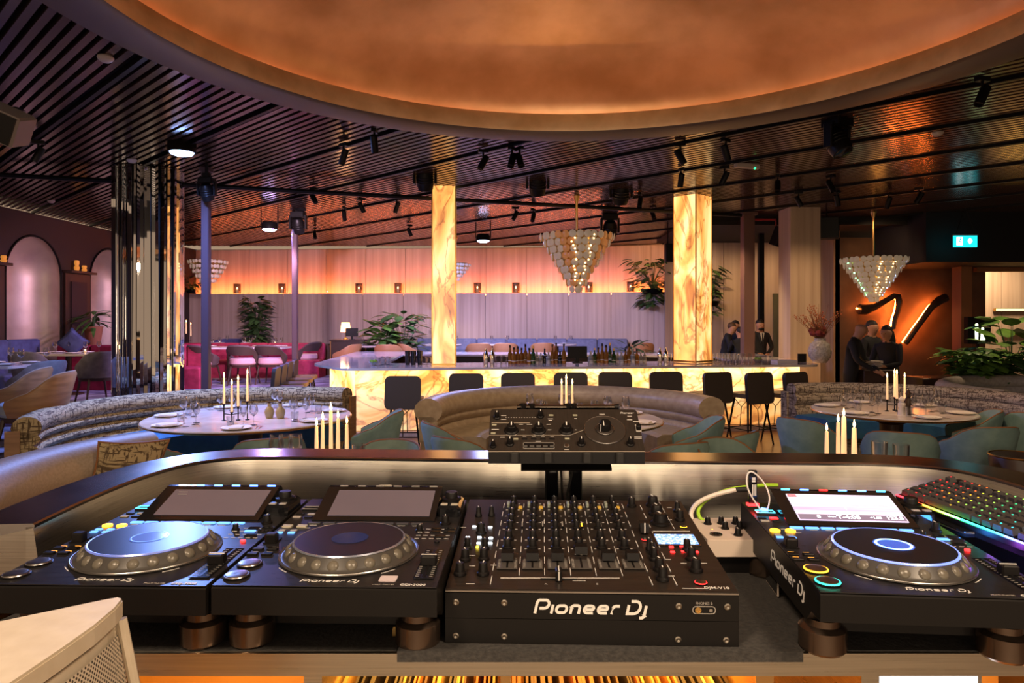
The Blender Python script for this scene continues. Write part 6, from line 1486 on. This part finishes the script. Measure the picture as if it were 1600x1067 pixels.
# track spots
def spot_fix():
    t = thing('track_spot', 'x', 'spotlight'); s = MB(); s.box((0, 0, -.02), (.05, .12, .04)); s.tube([(0, 0, -.03), (0, 0, -.10)], .012, 6); s.build('adapter', BLACK, t)
    s = MB(); s.lathe([(.035, .09), (.040, .08), (.040, -.09), (.034, -.09), (.03, -.07), (0, -.07)], 12, T=Matrix.Translation((0, 0, -.16)) @ Matrix.Rotation(.5, 4, 'X'), caps=False); s.build('can', BLACK, t); return t
sf = spot_fix(); sl_ = []
for i, (px, py) in enumerate(((585, 200), (537, 222), (755, 232), (800, 228), (812, 228), (490, 292), (565, 308), (538, 322), (620, 308), (805, 322), (833, 325), (492, 355), (1063, 222), (1134, 215), (1064, 262), (1132, 258), (1535, 118), (1215, 272), (1298, 272), (1248, 298), (1308, 296), (1388, 300), (1436, 292), (60, 218), (1000, 300), (1020, 320), (690, 352), (640, 350))):
    y = 2.04*F/(500-py); o = sf if i == 0 else dup(sf); o.location = (X(px, y), y, CEIL-.02); o.rotation_euler = (0, 0, i*.9); o['group'] = 'track spots under the ceiling'; sl_.append(o)
rank(sl_, '%s small black can spotlight hanging from a ceiling track')
for px, py, lb in ((165, 88, 'round white smoke detector near the gold ring at left'), (80, 313, 'round white smoke detector far left over the arches'), (206, 249, 'round white detector above the mirrored column'), (1465, 206, 'round white smoke detector at right beyond the ring')):
    y = 2.05*F/(500-py); s = MB(); s.lathe([(.055, 0), (.06, -.012), (.05, -.03), (.03, -.045), (0, -.048)], 20); o = s.build('smoke_detector', M('off white plastic', (.5, .42, .38), .5), None, (X(px, y), y, CEIL)); tag(o, lb, 'detector')
t = thing('emergency_light', 'white emergency light bar with green indicator under the slats', 'light', (X(1167, 8.9), 8.9, CEIL-.04)); s = MB(); s.box((0, 0, 0), (.36, .07, .06), ch=.01); s.build('body', M('off white plastic', (.5, .42, .38), .5), t); t.rotation_euler = (0, 0, .3); s = MB(); s.ball((.10, -.03, -.03), .014, 8); s.build('indicator', LED['green'], t)
# loudspeakers
def pa(label, px, py, y, w_, d_, h_, rot, mat=SATIN):
    t = thing('loudspeaker', label, 'speaker', (X(px, y), y, Z(py, y))); t.rotation_euler = rot; s = MB(); s.box((0, 0, 0), (w_, d_, h_), ch=.012); s.build('cabinet', mat, t); s = MB(); s.box((0, -d_/2-.004, 0), (w_*.9, .01, h_*.92)); s.build('grille', BLACK, t); s = MB(); s.box((0, d_/2+.02, h_*.1), (.05, .05, .12)); (s.tube([(0, d_/2+.02, h_*.1), (0, d_/2+.02, CEIL-Z(py, y))], .015, 6) if y > 5 else 0); s.build('bracket', BLACK, t)
pa('grey loudspeaker cut off by the left edge below the ceiling', 4, 192, 3.6, .22, .20, .16, (.35, .4, .3), M('grey speaker', (.16, .13, .12), .5))
pa('dark loudspeaker on the travertine pillar', 1292, 357, 12.6, .40, .35, .38, (0, 0, -.4)); pa('tilted dark loudspeaker on a red pipe left of the travertine pillar', 1219, 370, 13.3, .24, .22, .38, (.3, .2, .3)); pa('slim black column speaker just left of the twin pillar', 1045, 395, 15.5, .18, .18, .42, (0, 0, 0))
s = MB(); s.tube([(X(1180, 13.3), 13.4, Z(342, 13.3)), (X(1215, 13.3), 13.4, Z(342, 13.3)), (X(1216, 13.3), 13.4, Z(358, 13.3))], .022, 8); o = s.build('red_pipe', M('red pipe', (.35, .02, .02), .4)); tag(o, 'thin red sprinkler pipe beside the tilted loudspeaker', 'pipe')
# exit sign
y = 12.5; t = thing('exit_sign', 'hanging cyan lit exit sign with running figure and arrow', 'sign', (X(1508, y), y, Z(377, y)))
s = MB(); s.box((0, 0, 0), (.42, .04, .21)); s.build('sign_box', glow('exit cyan', (.01, .55, .62), 1.5), t); s = MB(); s.box((0, 0, .112), (.44, .06, .02)); s.build('rail', ALU, t)
WHG = glow('exit white', (.8, 1, 1), 3)
def R3(pts): return Matrix(((1, 0, 0, 0), (0, 0, -1, -.022), (0, 1, 0, 0), (0, 0, 0, 1)))
s = MB(); T = R3(0); s.prism(rrect(.11, .15, .002, 1, -.115, 0), 0, .003, T=T); s.build('door_symbol', WHG, t)
s = MB(); s.strip([(-.10, .05), (-.115, .0), (-.09, -.03), (-.10, -.065)], .016, .003, .005, T=T); s.strip([(-.115, .0), (-.14, -.04)], .014, .003, .005, T=T); s.strip([(-.13, .02), (-.10, .035), (-.085, .01)], .010, .003, .005, T=T); s.prism(rrect(.024, .024, .011, 3, -.10, .062), .003, .005, T=T); s.build('running_figure', glow('exit green', (.01, .4, .4), .8), t)
s = MB(); s.prism([(.03, .015), (.075, .06), (.12, .015), (.095, .015), (.095, -.0), (.12, -.0), (.075, -.055), (.03, -.0), (.055, 0), (.055, .015)], 0, .003, T=T); s.build('arrow_symbol', WHG, t)
s = MB(); h = CEIL-Z(377, y); s.tube([(-.18, 0, .11), (0, 0, h)], .005, 4); s.tube([(.18, 0, .11), (0, 0, h)], .005, 4); s.build('hanging_wire', SATIN, t)
# restroom sign
y = 13.2; t = thing('restroom_sign', 'dark box sign with two glowing restroom figures', 'sign', (X(1527, y), y, Z(516, y))); s = MB(); s.box((0, 0, 0), (.44, .12, .52)); s.build('sign_box', SATIN, t)
FG = glow('figure glow', (.75, 1, .45), 4); T = Matrix(((1, 0, 0, 0), (0, 0, -1, -.062), (0, 1, 0, 0), (0, 0, 0, 1)))
s = MB(); s.prism([(-.09, .06), (-.02, .06), (-.03, -.19), (-.05, -.19), (-.055, -.05), (-.06, -.19), (-.08, -.19)], 0, .004, T=T); s.prism(rrect(.056, .056, .027, 4, -.055, .105), 0, .004, T=T); s.build('man_figure', FG, t)
s = MB(); s.prism([(.04, .06), (.08, .06), (.105, -.19), (.015, -.19)], 0, .004, T=T); s.prism(rrect(.056, .056, .027, 4, .06, .105), 0, .004, T=T); s.build('woman_figure', FG, t)
s = MB(); s.tube([(0, .0, -.26), (0, 0, -1.6)], .03, 8); s.build('post', SATIN, t)
# glowing branch sign on the brown wall
t = thing('branch_sign', 'dark branch shaped wall sign with orange light glowing behind', 'sign', (0, 0, 0)); yy = 14.9
def S3(pts, dy): return [(X(a, yy), yy-dy, Z(b, yy)) for a, b in pts]
st1 = [(1338, 483), (1347, 484), (1362, 480), (1378, 471), (1392, 463), (1398, 463), (1400, 472), (1398, 485), (1393, 500), (1391, 514)]; st2 = [(1473, 465), (1462, 470), (1450, 480), (1436, 500), (1424, 516), (1410, 536)]
for pts, r_ in ((st1, [.10, .10, .065, .055, .055, .06, .06, .05, .045, .04]), (st2, [.08, .085, .06, .055, .055, .055])):
    s = MB(); s.tube(S3(pts, .12), [q*1.15 for q in r_], 8); s.build('branch_tube', M('sign black brown', (.03, .018, .015), .4), t)
    s = MB()
    for q_ in (1, -2): a_ = S3(pts, .12)[q_]; s.tube([a_, (a_[0], 15.0, a_[2])], .015, 5)
    s.build('wall_mount', SATIN, t)
    s = MB(); s.tube([(a-.03, b, c+.015) for a, b, c in S3(pts, .05)], .016, 5); s.build('glow_tube', glow('sign orange', (1, .20, .03), 75), t)
# greenery at the right edge, in a low planter
t = thing('planter_box', 'long dark planter under the greenery at the right edge', 'planter', (X(1560, 10.4), 10.9, 0)); s = MB(); s.box((.5, 0, .42), (3.0, .5, .84), ch=.01); s.build('body', DWOOD, t); s = MB(); s.box((-1.15, -.26, .55), (.30, .03, .3)); s.build('brass_plate', BRASS, t)
for i, (px, lb, sp_, sd_, m_) in enumerate(((1512, 'dense small leaved shrub at the left end of the planter', (260, .42, .04, .50, .20, .15, .3), 31, LEAF), (1545, 'round bright leafed plant in the middle of the planter', (60, .42, .05, .52, .28, .22, .2), 32, LEAF), (1585, 'large oval leafed plant at the right edge', (46, .45, .1, 1.05, .42, .24, .1), 33, LEAF), (1568, 'dark leaved plant low in the planter', (110, .5, .0, .55, .24, .15, .4), 34, LEAFD))):
    potted('planter_plant', lb, X(px, 10.8), 10.75+.06*i, .78, .08, .12, sp_, SATIN, sd_, m_)
# ================================================================ PEOPLE
def person(label, x, y, z0, rz, h=1.75, arms=None, lean=0, head=(0, 0), hair='short', cloth=SUIT, shirt=False, tie=False, beard=False, hands_c=None, hairc=None):
    k = h/1.75; t = thing('person', label, 'person', (x, y, z0), rz)
    V = []; E = []; Rr = []
    def v(p, r, par=None):
        V.append(Vector(p)*k); Rr.append(r*k); 
        if par is not None: E.append((par, len(V)-1))
        return len(V)-1
    def ln(p): p = Vector(p); d = max(0, p.z-.95); return (p.x, p.y-d*math.sin(lean), .95+d*math.cos(lean) if p.z > .95 else p.z)
    pel = v((0, 0, .95), .155); sp = v(ln((0, .01, 1.14)), .145, pel); ch = v(ln((0, .01, 1.34)), .165, sp); nk = v(ln((0, .01, 1.49)), .062, ch)
    hx, hy = head; hb = v(ln((hx*.4, -.02+hy*.4, 1.555)), .075, nk); ht = v(ln((hx*.8, -.02+hy*.8, 1.625)), .108, hb); v(ln((hx, -.01+hy, 1.705)), .085, ht)
    A = arms or {}; wr_ = []
    for sx in (-1, 1):
        a = A.get(sx, ((sx*.25, .03, 1.13), (sx*.24, -.08, .90)))
        sh_ = v(ln((sx*.185, .01, 1.41)), .068, ch); el = v(ln(a[0]), .048, sh_); w_ = v(ln(a[1]), .032, el)
        d = (Vector(a[1])-Vector(a[0])).normalized(); pm = v(ln(Vector(a[1])+d*.06), .030, w_); wr_.append(len(V)-2)
        sd = Vector((0, 0, 1)).cross(d); sd = sd.normalized() if sd.length > .1 else Vector((1, 0, 0))
        for j, (o_, L) in enumerate(((-.028, .055), (-.010, .07), (.010, .068), (.028, .05))):
            b_ = Vector(a[1])+d*.085+sd*o_; f1 = v(ln(b_), .010, pm); v(ln(b_+d*L*.8+Vector((0, 0, -.02))), .0085, f1)
        th = v(ln(Vector(a[1])+d*.04-sd*.045), .011, pm)
        hp = v((sx*.095, 0, .88), .105, pel); kn = v((sx*.11, -.01, .49), .066, hp); an = v((sx*.11, .025, .09), .045, kn); v((sx*.12, -.12, .04), .040, an)
    me = bpy.data.meshes.new('body'); me.from_pydata([tuple(p) for p in V], E, []); o = bpy.data.objects.new('body', me); C.objects.link(o)
    o.modifiers.new('skin', 'SKIN'); sb_ = o.modifiers.new('sub', 'SUBSURF'); sb_.levels = 2; sb_.render_levels = 2
    bpy.context.view_layer.update()
    for i, r_ in enumerate(Rr): me.skin_vertices[0].data[i].radius = (r_, r_*(.72 if i in (1, 2) else 1)); me.skin_vertices[0].data[i].use_root = (i == 0)
    dg = bpy.context.evaluated_depsgraph_get(); m2 = bpy.data.meshes.new_from_object(o.evaluated_get(dg)); o.modifiers.clear(); o.data = m2; o.parent = t
    m2.materials.clear(); m2.materials.append(cloth); m2.materials.append(SKIN)
    nz = (V[nk].z+.02*k); hands = [V[i] for i in wr_]
    for p in m2.polygons:
        p.use_smooth = True; c = p.center
        if c.z > nz and (c-V[nk]).length < .35 or any((c-hh).length < .085*k*1.6 and (c-hh).dot(hh-V[ch]) > 0 for hh in hands): p.material_index = 1
        if (c-V[ht]).length < .16*k: p.material_index = 1
    hc = V[ht]; HR = hairc or HAIR
    s = MB(); s.ball(hc+Vector((0, .024*k, .050*k)), .096*k, 14, sz=.92, sx=.90)
    if hair == 'long': s.tube([hc+Vector((0, .06, .03)), hc+Vector((0, .085, -.12)), hc+Vector((.0, .09, -.32))], [.08, .10, .06], 10)
    if hair != 'bald': s.build('hair', HR, t)
    for sx in (-1, 1): s = MB(); s.ball(hc+Vector((sx*.030, -.080, -.005))*k, .008, 6); s.build('eye', HAIR, t); s = MB(); s.ball(hc+Vector((sx*.082, .01, -.012))*k, .018, 6, sx=.5, sz=1.5); s.build('ear', SKIN, t)
    s = MB(); s.ball(hc+Vector((0, -.088, -.030))*k, .014, 6, sz=1.6); s.build('nose', SKIN, t); s = MB(); s.ball(hc+Vector((0, -.078, -.062))*k, .018, 6, sz=.35, sy=.5); s.build('mouth', M('lip', (.32, .10, .08), .5), t)
    if beard: s = MB(); s.ball(hc+Vector((0, -.030, -.070))*k, .062, 10, sz=.75); s.build('beard', HR, t)
    if shirt:
        s = MB(); s.add([Vector(p)*k for p in ((-.05, -.118, 1.47), (.05, -.118, 1.47), (0.0, -.150, 1.20))], [(0, 1, 2)]); s.build('shirt', SHIRT, t)
        s = MB(); s.add([Vector(p)*k for p in ((-.012, -.128, 1.46), (.012, -.128, 1.46), (.02, -.158, 1.24), (0, -.16, 1.20), (-.02, -.158, 1.24))], [(0, 1, 2, 3, 4)]); s.build('tie', SUIT, t)
        for sx in (-1, 1): s = MB(); s.add([Vector(p)*k for p in ((sx*.055, -.115, 1.49), (sx*.10, -.11, 1.40), (sx*.03, -.165, 1.18))], [(0, 1, 2)]); s.build('lapel', cloth, t)
    return t
FWD = {1: ((.26, -.10, 1.16), (.14, -.30, 1.10)), -1: ((-.26, -.10, 1.16), (-.14, -.30, 1.10))}
FOLD = {1: ((.27, -.02, 1.14), (.08, -.20, 1.02)), -1: ((-.27, -.02, 1.14), (-.08, -.20, 1.02))}
person('bearded man in black suit, white shirt and tie standing before the stone wall', X(1187, 14.9), 14.9, 0, .1, 1.76, FOLD, 0, (0, 0), shirt=True, beard=True)
person('dark haired man in black seen from behind near the broad brown post', X(1158, 14.6), 14.6, 0, PI, 1.60, FWD, .1)
person('man in black turned towards the others behind the brown post', X(1148, 15.4), 15.4, 0, -.6, 1.74, FOLD, 0, (.02, 0))
person('man in black leaning forward just right of the twin onyx pillar', X(1130, 15.0), 15.0, 0, 1.2, 1.72, FWD, .28, hairc=M('brown hair', (.09, .045, .02), .6))
person('older man in black leaning over plates beside the bar end', X(1328, 10.7), 10.7, 0, .9, 1.74, {1: ((.25, -.12, 1.14), (.12, -.38, .98)), -1: ((-.25, -.12, 1.14), (-.12, -.38, .98))}, .18, (0, -.03), hair='bald')
person('person in black standing behind the older man at the bar end', X(1362, 11.5), 11.5, 0, .5, 1.74, FOLD, 0)
person('woman with long dark hair in black holding plates before the glowing sign', X(1388, 10.9), 10.9, 0, -1.0, 1.66, {1: ((.24, -.10, 1.12), (.10, -.33, 1.08)), -1: ((-.24, -.10, 1.12), (-.10, -.33, 1.08))}, .05, (0, -.02), hair='long')
px_, y_ = X(1364, 10.75), 10.72
for k in range(5): s = MB(); s.lathe([(0, .0), (.09, .0), (.13, .018), (.128, .022), (.08, .006), (0, .006)], 18, caps=False); o = s.build('carried_plate', LINEN, None, (px_, y_, 1.0+.022*k)); o.rotation_euler = (0, 0, 0); tag(o, ('lowest', 'second lowest', 'middle', 'second highest', 'topmost')[k]+' plate of the stack held before the glowing sign', 'plate', 'plates held by the older man and the woman')
s = MB(); s.box((0, 0, .49), (.5, .4, .98), ch=.01); o = s.build('waiter_station', DWOOD, None, (px_, y_+.02, 0)); tag(o, 'dark serving stand under the plates held beside the bar end', 'stand')
t = thing('brass_bucket', 'dark drum side table with brass rim at the lower right edge', 'table', (X(1592, 5.6), 5.6, 0)); s = MB(); s.lathe([(.16, 0), (.21, .62), (.2, .64), (0, .62)], 24); s.build('drum', DWOOD, t); s = MB(); s.tube([(.21*math.cos(2*PI*i/24), .21*math.sin(2*PI*i/24), .64) for i in range(24)], .008, 6, closed=True); s.build('rim', BRASS, t)
do_ranks()
